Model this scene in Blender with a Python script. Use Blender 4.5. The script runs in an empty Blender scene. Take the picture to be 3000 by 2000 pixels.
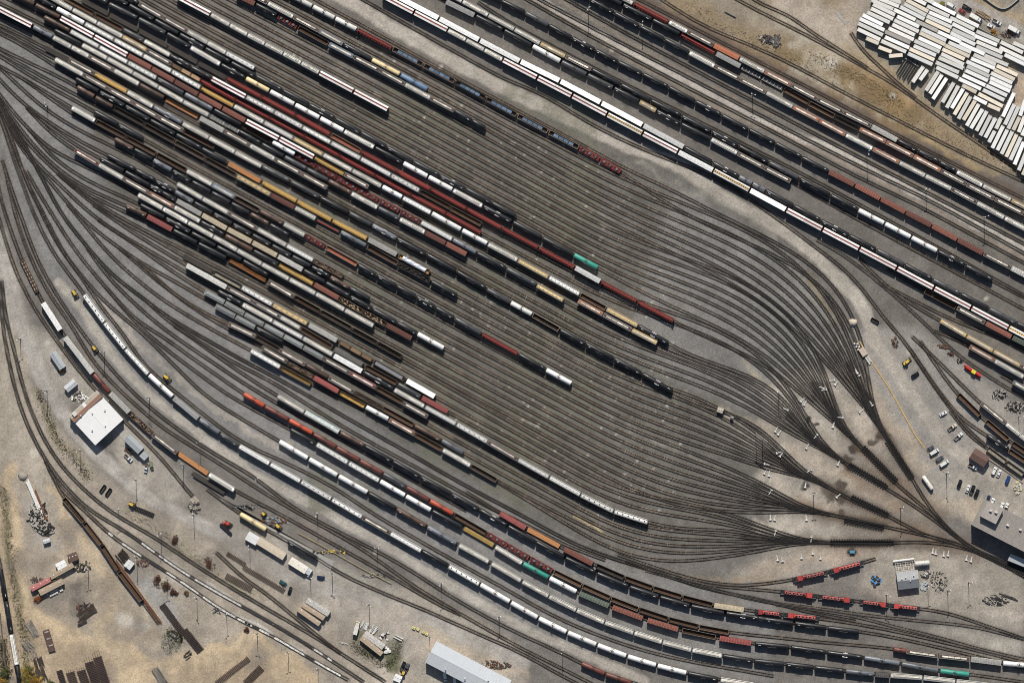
import bpy, math, random, re
import numpy as np
from mathutils import Vector
random.seed(7); rng = np.random.default_rng(7)
SC = bpy.context.scene
COL = bpy.data.collections.new('rail_yard'); SC.collection.children.link(COL)
S = 0.205                                   # metres per survey pixel
SKY_STRENGTH = 0.06; SUN_STRENGTH = 4.6; EXPOSURE = -0.02
# ---------------------------------------------------------------- survey of the yard
# Points are "sheet letter + x,y": sixteen overlapping survey sheets of the yard.
ROWS = {
'n9': "C1100,-40 C2351,610 D690,890 D1130,1130 D1700,1420 D2351,1745",
'n8': "C850,-100 Hl C1115,35 Cr C1427,197 Hws C1592,285 Hn C1818,402 Bo C2047,518 Hl C2267,635 Ho D302,752 Hn D530,878 Hn D755,990 Hn D1005,1110 Bl D1237,1240 Tks D1415,1330 Tks D1605,1425 Tks D1752,1512 Hw H1982,165 Hl H2233,292 Hy H2470,415",
'n7': "C760,-90 Tk C1020,45 Tk C1280,180 Tk C1530,305 Cr C1838,472 Bg C2060,592 Fl C2245,682 Fl D235,785 Gn D458,908 Gn D685,1030 Gw D900,1135 Ho D1135,1250 Ho D1375,1375 Ho D1615,1502 Hn H1838,155 Hn H2085,282 Hn H2345,412 Hn H2580,540",
'n6': "C300,-230 Tk C505,-120 Tk C728,0 Tk C948,120 Tk C1168,240 Tk C1388,352 Tk C1605,465 Hw C1830,588 Hn C2048,700 Hn C2282,815 Hl D317,945 Ho D548,1060 Ho D778,1190 Hw D1018,1310 Ho D1250,1430 Hl D1478,1548 Hl H1710,195 Hn H1930,315 Hl H2173,448 Hl H2420,580",
'x1': "C500,-20 C1000,265 C1700,640 C2351,985 D700,1275 H1400,173 H2400,700",
'x2': "C150,-20 C800,350 C1500,720 C2351,1160 D900,1560 H1400,330 H2400,870",
'x3': "C260,-20 C900,320 C1600,680 C2351,1075 D1000,1510 H1500,285 H2400,785",
'n5': "B1780,-190 Tk B1995,-85 Tk B2205,15 Tk C168,115 Td C372,228 Tk C575,340 Tk C780,445 Tk C980,552 Tk C1195,655 Tk C1425,770 Tk C1657,895 Tk C1890,1015 Tk C2125,1145 Tk D162,1260 Tk D395,1388 Tk D632,1512 Bn H862,160 Bn H1087,280 Bn H1307,400 Bn H1537,515 Bn H1762,640 Bn H1988,762 Hn H2230,885 Bl H2470,1010",
'x4': "B2000,20 C0,185 C700,560 C1500,970 C2351,1400 H500,113 H1400,600 H2400,1155",
'n4': "B1640,-100 Hl B1866,15 Hl B2092,140 Hl B2322,262 Hl C297,388 Hy C520,500 Hn C747,615 Tk C1005,748 Tk C1267,887 Tk C1535,1022 Tk C1800,1160 Tk C2037,1285 Tk C2305,1430 Td H373,105 Tk H645,250 Tk H888,380 Tw H1123,498 Tw H1355,620 Tw H1588,742 Tk H1830,868 Tk H2072,998 H2400,1170",
'n3': "B1480,-110 B1715,20 Bg B1978,142 Tk B2226,270 Tk C228,405 Tw C480,547 Td C710,660 Td C942,778 Tk C1170,895 Hys C1315,980 Tk C1530,1092 Tk C1797,1225 Hw C2030,1350 Hn C2260,1475 Hn H300,128 H800,410 H1500,790 H2400,1275",
'n2': "B1270,-35 Bwx B1660,168 Bwx B2015,358 Bwx C122,545 Bwx C472,715 Bwx C832,907 Bwx C1200,1103 Bwx C1562,1298 Tk C1810,1432 Tk C2040,1555 Tgs C2160,1617 Tgs H77,207 Tk H325,345 Tk H562,475 Tk H810,605 Tk H1052,730 Td H1297,860 Tk H1542,990 Td H1787,1115 Tk H2037,1245 Td H2278,1370 Tk H2520,1490",
'n1': "B1165,-30 Aw B1440,115 Aw B1738,270 Hls B1897,355 Hls B2057,442 Hls B2218,530 Aw C272,688 Aw C577,845 Aw C884,1010 Ay C1197,1175 Aw C1508,1338 Bwx C1818,1500 Ay H-62,205 Bwx H258,378 Aw H577,548 Aw H900,718 Aw H1228,890 Aw H1553,1065 Aw H1880,1237 Aw H2210,1412 Ay H2535,1580",
'h1': "H1150,900 H1470,1085 Gn H1755,1235 Hn H2005,1370 Bn H2240,1495 Bt H2480,1620",
'h2': "H900,800 H1100,1010 H1350,1200 H1610,1345 Hy H1840,1485 Hy L2075,115 Hy L2315,245 Hn L2500,350",
'h3': "H1560,1440 L1700,-10 L1865,75 Ho L2085,200 Hl L2345,345 L2500,430",
'h4': "L2150,330 L2245,385 Hg L2480,520",
'h5': "L1370,-10 L1600,210 L1800,410 L1965,570 Hn L2185,750 Hl L2420,940",
'h6': "L1440,30 L1600,270 L1765,490 Gn L1965,685 L2010,725 Gn L2215,900 L2240,920 Gn L2420,1040",
'h7': "L1350,100 L1700,600 L1850,760 L2025,850 Tk L2210,985 Gn L2400,1110",
'h8': "L1700,640 L1900,880 L2025,965 Gt L2192,1092 Gt L2345,1200 L2440,1270",
'h9': "B960,-20 B1700,400 B2351,750 C250,790 C700,1065 C1150,1290 G1750,60 G2100,250 H100,400 H240,490 H520,705 H740,870 H900,1020 H1010,1180 H1180,1400 L1300,20 L1450,260 L1600,480 L1750,680 L1900,860 L2020,950",
'h10': "H530,640 H770,770 H960,920 H1110,1040 H1350,1250 H1560,1450 L1740,130 L2050,345 L2400,560",
'h11': "H1110,1030 H1400,1180 H1700,1330 H2000,1450 H2400,1620",
'd1': "C1340,-20 C1700,210 C2199,420 D300,560 D800,830 D1330,1100 D1800,1340 D2400,1620",
'd2': "C1980,-30 C2199,90 D480,330 D980,610 D1230,750 D1540,980 D2000,1290 D2400,1570",
'd3': "C2150,-20 D0,15 D300,150 D480,280 D700,420 D980,600",
'd4': "D830,290 D900,400 D980,490 D1100,600 D1250,740 D1400,860",
'r00': "B540,-20 B1200,345 B1900,730 C100,970 C700,1290 C1100,1510 G1350,150 G1700,330",
'r0c': "B150,-140 Tl B350,-40 Tl B550,60 Tl B745,168 Tl B940,265 Cr B1250,428 Pb B1522,575 Pb B1800,720 Pb B2068,868 Pb C95,1018 Pb C370,1160 Pb C642,1300 Qr C825,1402 Qr C1015,1505 Z1880,545",
'r0b': "B-100,-100 Hn B158,30 Hl B383,155 Hn B605,275 Hg B818,392 Tk B1065,527 Tc B1320,660 Tb B1562,792 Z1700,512",
'r0a': "A2080,-40 Bns A2247,40 Tk B240,140 Qr B418,245 Gn B692,392 Hb B910,503 Hn B1138,622 Hn B1360,745 Hl B1585,868 Hn B1795,975 Tks B1952,1062 Tks B2068,1132 Z1700,536",
'r1': "A1560,-25 Aw A1857,130 Hls A2022,225 Hls A2178,310 Hls A2330,392 Hls B293,472 Hls B450,558 Hls B608,642 Aw B912,805 Aw B1217,967 Z1700,628",
'r2': "A1080,-40 Tks A1228,32 Hn A1437,165 Hn A1652,280 Hl A1828,380 Hl A1987,470 Dw A2243,605 Z1700,719",
'r3': "A700,-170 Tk A930,-60 Tk A1135,45 Tk A1360,180 Tk A1578,303 Tk A1802,430 Tk A2030,552 Tk A2250,672 Tk B285,800 Tk B518,920 Tk B748,1048 Tk B975,1167 Tk B1200,1297 Tk B1435,1425 Tk B1665,1550 Tk F1895,195 Tk F2122,315 Tk F2340,438 Z1700,740",
'r4': "A700,-90 Tk A955,35 Td A1215,168 Td A1467,295 Tk A1677,420 Hw A1940,572 Tk A2160,690 Tc B172,805 Tw B393,922 Tw B613,1040 Tw B825,1155 Hw B1092,1298 Tk B1343,1432 Tw B1562,1557 Tw F1782,203 Hw F2043,347 Tk F2303,485 Tk G315,622 Tk G590,772 Tt G808,890 Z1850,838",
'r4b': "A720,0 Fk A960,130 Fk A1220,270 Fk A1480,410 Fk A1740,555 Fk A1995,690 Cr A2298,855 Cr B400,1015 Cr B708,1185 Gr B975,1335 Cr B1288,1502 Cr F1588,198 Cr F1903,370 Cr F2213,540 Cr G285,712 Cr G602,882 Bw G828,1012 Cr G1150,1183 Cr G1475,1355",
'r5': "A560,-20 Gn A833,132 Gn A1085,262 Td A1270,362 Hl A1500,492 Tks A1677,595 Tks A1863,692 Aw A2165,857 Dl B215,985 Dl B460,1122 Dl B710,1257 Dl B972,1395 Dl F1238,77 Dl F1490,212 Gn F1760,360 Gn F2035,510 Z1700,808",
'r6': "A410,-40 Hl A642,90 Hl A857,207 Hl A1082,327 Hy A1293,445 Hn A1510,568 Fn A1765,708 Cr A2070,877 Cr B172,1040 Cr B482,1200 Cr B788,1370 Cr B1100,1540 Cr F1413,245 Cr F1720,408 Cr F2033,583 Z1700,836",
'r7': "A300,-40 Tk A495,80 Tw A750,212 Dl A1007,352 Dl A1262,492 Dl A1512,630 Dl A1767,777 Cy A2058,933 Hl A2322,1078 Dl B380,1217 Dy B642,1362 Hl B897,1500 Hl F1157,172 Tws F1340,272 Dw F1592,405 Tw F1858,557 Tw F2088,677 Hl G102,820 Dy G372,968 Dw G647,1120 Gn G877,1248 Dy G1157,1393 Tk G1428,1552",
'r8': "A100,-60 Tn A312,45 Tn A535,160 Aw A832,325 Aw A1128,492 Bn A1338,603 Bn A1537,717 Bn A1747,837 Bn A1957,952 Bn A2162,1067 Aw B258,1220 Aw B567,1385 Cy B828,1533 Hn F1043,180 G628,1175 Ho G850,1295 Hn G1100,1432 Hy G1325,1548",
'r9': "A-60,-70 A150,30 A387,150 Tn A622,278 Dl A877,415 Dl A1127,555 Dl A1382,690 Td A1622,828 Tg A1877,965 Tk A2130,1105 Gn B193,1245 Tws B400,1362 Qr B580,1460 Qr B763,1562 Qr F943,198 Qr F1132,292 Qr F1317,385 Qr F1500,485 Dw F1778,637 Tg F1990,757 Tk F2247,893 Td G268,1037 Dy G503,1175 Z1830,975",
'r10': "A-60,0 A200,130 A480,268 Tk A725,398 Hl A947,517 Hl A1172,645 Hl A1395,767 Hl A1612,900 Hl A1838,1015 Fl A1967,1082 Fl A2097,1150 Tk A2298,1267 Tk B300,1380 Td B497,1490 Td F688,118 Tn F888,235 Hl F1122,362 Td F1315,457 Hl F1538,577 Bn F1720,672 Bn F1905,770 Z1700,932",
'r11': "A-40,65 Aw A293,235 Tgs A470,332 Hls A632,418 Hls A787,500 Hn A1007,622 Hl A1227,745 Tn A1450,867 Fo A1755,1037 Bl A1975,1155 Hn A2198,1280 Hl B217,1403 Hn B452,1525 Hn F678,188 Z1100,629 Z1700,958",
'r11e': "A-40,120 A300,290 A700,520 A1840,1150 Z1100,650 Z1700,980",
'r12': "A-40,205 A200,310 A400,430 Fk A607,527 Hn A832,652 Cy A1122,810 Hl A1350,942 Tg A1605,1090 Hl A1840,1212 Hl A2067,1342 Hl A2303,1467 Td F355,125 Td F612,272 Tk F872,405 Td F1072,510 Tg F1285,632 Tk F1550,770 Tk F1812,915 Tk F2075,1075 Td F2285,1193 Tl G230,1295 Gk G467,1435 Tk K698,55 Tk K945,187 Tk K1192,312 Tk K1463,475",
'r13': "A-40,235 A250,390 A485,523 Hl A738,662 Hn A958,788 Hn A1175,905 Hn A1395,1035 Hn A1615,1152 Gn A1893,1295 Z1100,672 Z1700,1022",
'r14': "A-40,275 A200,395 A450,560 A663,695 Tk A877,810 Tk A1102,935 Tk A1322,1058 Tk A1547,1185 Tk A1772,1308 Tk A1997,1427 Fo F103,137 Cy F412,302 Cy F720,472 Cy F1032,632 Bl F1298,777 Ps F1583,932 Z1700,1043",
'r15': "Q-40,-190 Q330,-10 Q500,60 A677,765 Tns A837,857 Tns A1000,948 Gk A1270,1095 Gk A1537,1247 Gk A1803,1392 Gk A2080,1548 Dy F182,247 Bn F397,358 Hl F578,460 Fr F793,567 Tg F1025,697 Gn F1303,855 Gc F1588,1005 Tk F1822,1135 Z1700,1066",
'eA': "Q-40,-160 Q240,0 Q400,90 Q560,180 Q880,345 A1840,1475 Z1100,760 Z1700,1088",
'r17': "Q-40,-130 Q160,0 Q400,150 Q640,270 A822,985 Tk A1045,1095 Tk A1263,1225 A1840,1545 Z1700,1112",
'r16': "Q-40,-35 Q75,15 Q200,88 Q370,188 A632,950 Hw A842,1067 Gn A1107,1207 Gn A1375,1357 Gn A1642,1502 Hl E1867,157 Hb E2062,268 Gk E2283,387 Tn F298,500 Hl F482,603 Qr F663,700 Gr F947,862 Tks F1112,955 Tks F1287,1048 Tks F1460,1140 Tks F1627,1237 Tks F1795,1328 Td F2035,1470 Cr K105,142 Tk K345,280 Tw K577,405 Z1700,1137",
'r18': "Q200,90 Q280,140 Q370,212 Q500,310 Q630,400 Q850,530 A1005,1225 Tns A1178,1312 Tks A1347,1405 Tgs A1515,1503 Tks E1685,130 Tks E1860,222 Tks E2030,322 Tks E2200,410 Tns F170,505 Tks F345,605 Z1100,831 Z1700,1160",
'r19': "Q-40,-40 Q100,90 Q250,240 Q420,380 Q560,470 Q760,580 Q1000,690 Q1200,790 E1557,150 Hl E1783,280 Hl E2008,405 Hn E2263,545 Hl F320,692 Dl F558,822 Gs F823,962 Z1100,863 Z1700,1184",
'r20': "Q-40,60 Q100,215 Q230,340 Q460,490 Q620,600 Q800,690 A945,1365 Tk A1195,1495 Tks E1367,122 Tks E1540,213 Tgs E1705,315 Tks E1877,412 Tks E2045,505 Tks E2217,595 Tks F188,690 Tks F367,783 Tks F537,875 Tks F700,965 Tns F872,1062 Tks F1055,1165 Z1700,1207",
'r21': "Q230,340 Q300,395 Q400,480 Q560,610 Q740,720 A880,1390 Tk A1098,1510 Tk E1327,168 Tks E1425,225 Tks E1553,295 Bl E1778,420 By E1998,547 By E2218,660 By F243,782 Bl F468,907 Tk F662,1015 Tk F877,1140 Tk F1077,1250 Tk F1292,1370 Tk F1467,1462 Tw J1707,97 Z1700,1232",
'r22': "Q240,350 Q310,415 Q400,540 Q530,640 A655,1325 Hr A872,1447 Hl E1088,105 Hn E1312,232 Ho E1535,352 Hl E1763,482 Tk E1977,600 Tn E2227,735 Tk F250,860 Cy F560,1027 Bn F785,1157 Gl F987,1272 Gl F1193,1382 Bn F1425,1510 Z1700,1257",
'r23': "Q-40,180 Q80,350 Q250,530 Q460,740 R650,60 R850,165 R1080,285 E1215,245 Hl E1435,367 Hw E1655,490 Hl E1877,612 Hl E2087,732 Hl E2302,855 Hl F345,987 Hl F577,1112 Hl F832,1257 Hl F1088,1397 Z1700,1283",
'r24': "Q250,530 Q330,610 R420,10 R600,140 R800,260 R1000,345 E1235,328 Tk E1455,452 Tk E1682,577 Tk E1902,702 Tk E2135,818 Tk F163,957 Z1100,983 Z1700,1305",
'r25': "Q-40,230 Q80,400 Q230,600 R370,20 R500,130 R640,240 R800,330 R950,400 E1110,330 Tn E1295,430 Br E1520,557 Tk E1740,672 Tk E1997,805 Lo F160,1005 Hn F385,1145 Gn F617,1267 Gk F893,1425 Gw F1118,1545 Gw J1337,172 Z1700,1330",
'eB': "Q-40,240 Q150,560 R330,0 R520,190 R660,300 R900,420 R1200,560 E1840,782 Z1100,1012 Z1700,1352",
'eC': "R500,172 R590,240 R650,295 R870,450 R1150,610 E1840,845 Z1100,1035 Z1700,1374",
'r26': "R520,190 R600,252 R660,305 R817,448 S400,110 S640,230 S860,360 E1605,783 Fk E1875,922 Gt E2125,1055 Dl F197,1212 Dy F508,1378 Bl J777,33 Fn J1082,205 Gp J1362,367 Bw J1637,525 Z1700,1394",
'r27': "R817,448 R900,505 S560,240 S740,350 S940,470 E1637,862 Blx E2000,1062 Hn E2232,1187 Hn F267,1320 Hl F443,1415 Gn J725,88 Bk J1007,248 Gn J1295,402 Td J1505,523 Br J1743,652 Z1700,1418",
'r28': "Q-40,254 Q150,640 R300,60 R500,250 R640,380 S100,0 S260,130 S420,240 S600,340 S800,450 S940,540 E1912,1090 Tk E2132,1205 Hl F200,1357 Dl F465,1502 Hl J727,150 Bw J995,300 Tk J1262,453 Hl J1535,605 Dl J1812,757 Dl J2087,912 Hn J2350,1067 Dl K377,1222 Dl K653,1375 Dl K940,1530 Dl O712,88",
'r29': "S260,130 S330,182 S420,240 S600,350 S760,480 S930,590 S1050,680 E1797,1095 Og E1980,1190 Og E2150,1290 Og E2322,1390 Og F298,1482 Og J468,80 Og J643,182 Hn J878,308 Hr J1105,435 Gn J1345,570 Hn J1563,695 Z1700,1466",
'r30': "Q-40,258 Q150,660 R270,60 R430,230 R580,430 S20,20 S160,160 S300,270 S440,370 S600,490 S820,610 S1000,700 S1150,800 E1892,1220 Og E2073,1312 Og E2247,1412 Tk J293,42 Z1400,1325 Z1700,1490",
'r31': "S440,370 S520,430 S600,505 S740,640 S900,760 T420,90 T560,190 T700,260 E2012,1370 Hn E2250,1487 Gk J257,110 Hn J490,235 Tn J690,350 Hn J915,478 Gs J1160,612 Gn J1440,770 Tn J1682,897 Tg J1875,1012 Z1700,1512",
'rb': "S600,490 S680,550 S740,600 S820,680 S900,775 T430,110 T640,250 T860,370 I2303,78 Hn J328,215 Gs J558,343 Br J783,475 Gy J1013,607 Tw J1222,715 Ho J1447,847 Gn J1690,980 Hw J1938,1122 Gk J2170,1257 Z1700,1535",
'ra': "R590,440 R640,490 S140,165 S230,290 S350,420 S480,560 S640,680 T200,70 T400,190 T600,310 T800,420 I2203,107 Dw J268,262 Gy J540,412 Z1300,1320 Z1700,1558",
't1': "Q-40,215 Q0,290 Q100,460 Q200,640 Q300,830 R410,290 R560,570 S92,272 S240,460 S360,590 S500,710 T63,63 T150,150 T330,270 T500,370 T700,480 T900,600 T1100,700 J600,560 J1000,790 J1350,985 J1700,1190 J2100,1410 O58,43 O250,150 O430,235 O700,320 O1000,420 O1343,490 P200,525 P500,585",
't2': "T100,105 T150,155 T190,200 T330,310 T480,400 T760,580 T1000,710 T1200,800 J300,455 J900,830 J1300,1050 J1700,1270 J2100,1490 O100,100 O300,205 O500,280",
'r35b': "N1900,-110 N2190,70 Br O100,120 Fo O275,213 Bn O448,305 Gk O593,368 Gn O735,418 Gn O882,463 Gn O1038,505 By O1195,527 P-12,533 Mr P130,552 Mr P318,570 P600,615 P900,680 P1343,790",
'r35': "T330,310 T420,365 T490,415 T560,470 T800,640 T1000,780 T1150,870 J240,508 Hl J478,652 Cw J788,828 Tn J1005,950 Tk J1252,1082 Tk J1497,1222 Tk J1770,1372 Tk J2013,1507 Tk N2260,187 Tk O147,187 Tk O293,265 Tk O450,343 Tk O615,412 Tk O767,462 Tk O923,508 Tk O1097,545 Tk O1277,568 Tk P25,575 Tk P187,592 Tk P352,618 Tk P518,635 P690,665 P1000,735 P1343,820",
'r34': "S330,720 S400,800 T0,270 T120,345 T240,400 T350,490 T480,590 T680,720 T820,830 I2140,490 To I2325,605 Tr J340,718 To J553,842 Tr J757,960 Tr J963,1075 Tr J1165,1190 Td J1372,1308 Tr J1577,1427 To J1787,1550 Gn N2080,255 Qr N2265,360 Qr O118,268 Qr O235,335 Gn O380,405 Gn O523,470 Gn O665,525 Gn O812,575 Gn O965,612 Gn O1120,642 P0,655 P380,695 P695,722 Trs P748,735 Hn P910,757 Hn P1070,772 Bl P1230,795 Tw P1400,808",
'r36': "R230,150 R300,280 R400,440 R500,600 R600,760 S100,450 S200,570 S330,720 T0,290 T150,430 T330,570 T480,680 T640,800 T760,890 J350,803 Tk J582,930 Dw J862,1097 Dw J1138,1255 Tw J1365,1387 Tw J1593,1517 Tk N1868,200 Lc N2152,365 Hl O80,295 Tt O215,365 Tw O355,440 Bt O525,510 Bn O692,572 Bn O878,630 Gn O1055,665 Br O1242,697 Tk P168,712 Tk P350,740 Tk P535,765 Tg P722,795 Tg P915,833 Tt P1070,850 P1343,890",
'r37': "Q80,590 R240,260 R340,450 R460,680 R560,880 S100,600 S200,720 S330,860 T80,400 T250,580 T400,720 T560,890 J252,905 Tw J513,1062 Tw J773,1210 Tw J1038,1362 Tk J1283,1497 Tn N1552,193 Tg N1818,345 Hl N2113,507 Hl O79,383 Hl O213,458 Hl O352,527 Hl O492,590 Hl O640,640 Hl O782,688 Hl O930,728 Hl O1083,757 Tk O1240,783 Tk P142,797 Tk P287,815 Tk P443,833 Tg P592,850 Bks P667,855 Hl P833,865 Hl P997,885 Hl P1170,905 Hl P1340,925",
'r33': "Q-20,380 Q60,570 R100,30 R180,190 R240,390 R300,550 R380,700 R460,870 E600,930 E742,1120 Dw E920,1367 Dw I1105,97 Dw I1307,323 Tw I1525,520 Bg I1750,715 Tg I1933,838 Tds I2100,950 Dw J176,1105 Dw J447,1260 Dw J717,1415 Dw N987,110 Hn N1230,248 Dw N1507,407 Tk N1742,535 Dw N2017,697 Tw N2287,855 Tw O160,568 Tw O305,640 Tw O455,702 Tw O605,760 Tw O755,805 Tw O907,845 Tk O1067,875 Hl O1250,905 Hl P200,935",
'l7': "Q-40,290 Q100,590 R160,60 R240,260 R330,450 R470,730 R560,890 E690,920 E760,1030 E900,1250 E1100,1480 I1250,230 I1450,400 I1700,600 I1950,800 I2200,960 J300,1090 J800,1350 N1000,30 N1700,440 N2351,800 O200,540 O500,670 O800,760 O1343,860",
'r32': "A-40,1350 E-20,200 E60,450 E130,650 E172,780 Fd E347,1138 Bw E572,1490 Blx I822,317 Tr I965,482 Bl I1143,660 Gs I1340,845 Hn I1562,1012 Fo I1835,1197 Hw I2065,1342 N200,50 N700,330 N1250,640 N1550,820 N1750,925 N1850,970",
'l2': "E-20,420 E60,680 E120,880 E230,1110 E330,1290 E480,1500 I560,110 I700,300 I870,490 I1000,640 I1330,965 I1500,1150 I1600,1290 I1700,1400",
'l3': "E40,0 E130,400 E200,640 E300,870 E450,1150 E640,1400 I760,130 I920,330 I1140,540 I1400,770 I1700,960 I2000,1150 I2351,1380 N400,60 N1000,400 N1400,690 N1850,960 N2400,1270 Z1640,1953 Z1790,2030",
'l4': "E20,-60 E100,200 E190,440 E300,760 E430,1010 E600,1280 E750,1490 I900,180 I1080,390 I1300,600 I1600,830 I1900,1030 I2250,1230 N350,10 N900,300 N1350,540 N1800,830 N2351,1130 O240,725 O375,795 Tr O495,850 Tr O628,893 Tk O765,935",
't3': "S170,380 S200,430 S290,560 S420,710 S560,840 T150,270 T330,400 T530,540 T700,650 T900,790 T1050,880 J250,585 J700,840 J1300,1180 J1900,1520",
'm1': "E5,1000 E20,1400 I40,0 I130,450 I240,770 I400,1080 I560,1290 I800,1530 M1050,200 M1600,590 M2351,1020 N470,1210 N1000,1560",
'm2': "E15,1000 E60,1400 I100,0 I200,430 I320,760 I480,1050 I640,1240 I1000,1550 M1300,250 M1700,520 M2199,830 N550,1150 N1190,1560",
'm3': "I400,1080 I480,1270 I620,1420 M720,20 M930,240 M1220,440 M1600,680 M2000,960 M2351,1130 N470,1320 N860,1540",
'mg': "I430,1150 I562,1400 Gn M740,155 Gn M895,355 Gn M1045,580 Gn M1250,850 M1400,1050",
'mt': "M-60,200 M-25,400 M5,555 Tk M55,838 Tk M103,1132 Hw M152,1408 Tk M185,1600",
'nb': "M1900,420 N-50,650 N130,775 N420,1010 N640,1190 N800,1310",
'nr': "I1820,1330 M2105,80 Tc M2345,225 N330,320 Tk N595,475 N740,580 N1100,750 N1500,910 N1900,1090 N2400,1310 Z1640,1975 Z1740,2025",
'sp1': "O560,250 O760,320 O950,378 O1150,408 P0,402 P178,378 Mr P360,338 Mr P540,290 P600,272",
'sp2': "O600,280 O800,350 O1000,400 O1343,432 P115,435 Mr P305,460 Mr P492,482 P515,485 Mr P667,505 Mr P822,522 P960,540 P1100,590 P1343,672",
'pt3': "O700,330 O1000,410 P0,480 P300,518 P600,560 P900,590 P1100,612 P1343,675",
'pt4': "P100,500 P500,560 P700,615 P900,660 P1100,720 P1343,775",
'fl': "I1690,1188 Fk I1990,1370",
}
# empty bowl tracks lying between two surveyed ones
BETWEEN = [('e1','r0c','r0b',1/3),('e2','r0c','r0b',2/3),('e3','r0a','r1',.25),('e4','r0a','r1',.5),
           ('e5','r0a','r1',.75),('e6','r1','r2',.25),('e7','r1','r2',.5),('e8','r1','r2',.75)]
# ladders at the foot of the bowl (full survey pixels) and the rows that run into each
LEADS = [
 ([(2489,1068),(2538,1170),(2582,1257),(2607,1297),(2671,1400),(2694,1440),(2738,1503),(2829,1594),(2920,1640),(3030,1690)],
  ['r00','r0c','e1','e2','r0b','r0a','e3','e4','e5']),
 ([(2385,1130),(2444,1217),(2484,1270),(2529,1315),(2618,1409),(2680,1462),(2738,1512),(2840,1600),(3030,1680)],
  ['r1','e6','e7','e8','r2','r3','r4','r4b']),
 ([(2310,1215),(2375,1280),(2417,1315),(2462,1346),(2497,1369),(2591,1427),(2671,1476),(2734,1520),(2850,1606),(3030,1695)],
  ['r5','r6','r7','r8','r9','r10','r11','r11e']),
 ([(2240,1325),(2330,1380),(2412,1418),(2484,1458),(2600,1509),(2700,1562),(2858,1611),(3030,1685)],
  ['r12','r13','r14','r15','eA','r17','r16','r18']),
 ([(2220,1458),(2300,1478),(2344,1489),(2461,1512),(2590,1541),(2700,1565),(2800,1590),(3030,1700)],
  ['r19','r20','r21','r22','r23','r24','r25','eB']),
 ([(2180,1572),(2262,1580),(2362,1585),(2496,1591),(2625,1588),(2730,1588),(2860,1615),(3030,1705)],
  ['eC','r26','r27','r28','r29','r30','r31','rb','ra']),
]
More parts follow.
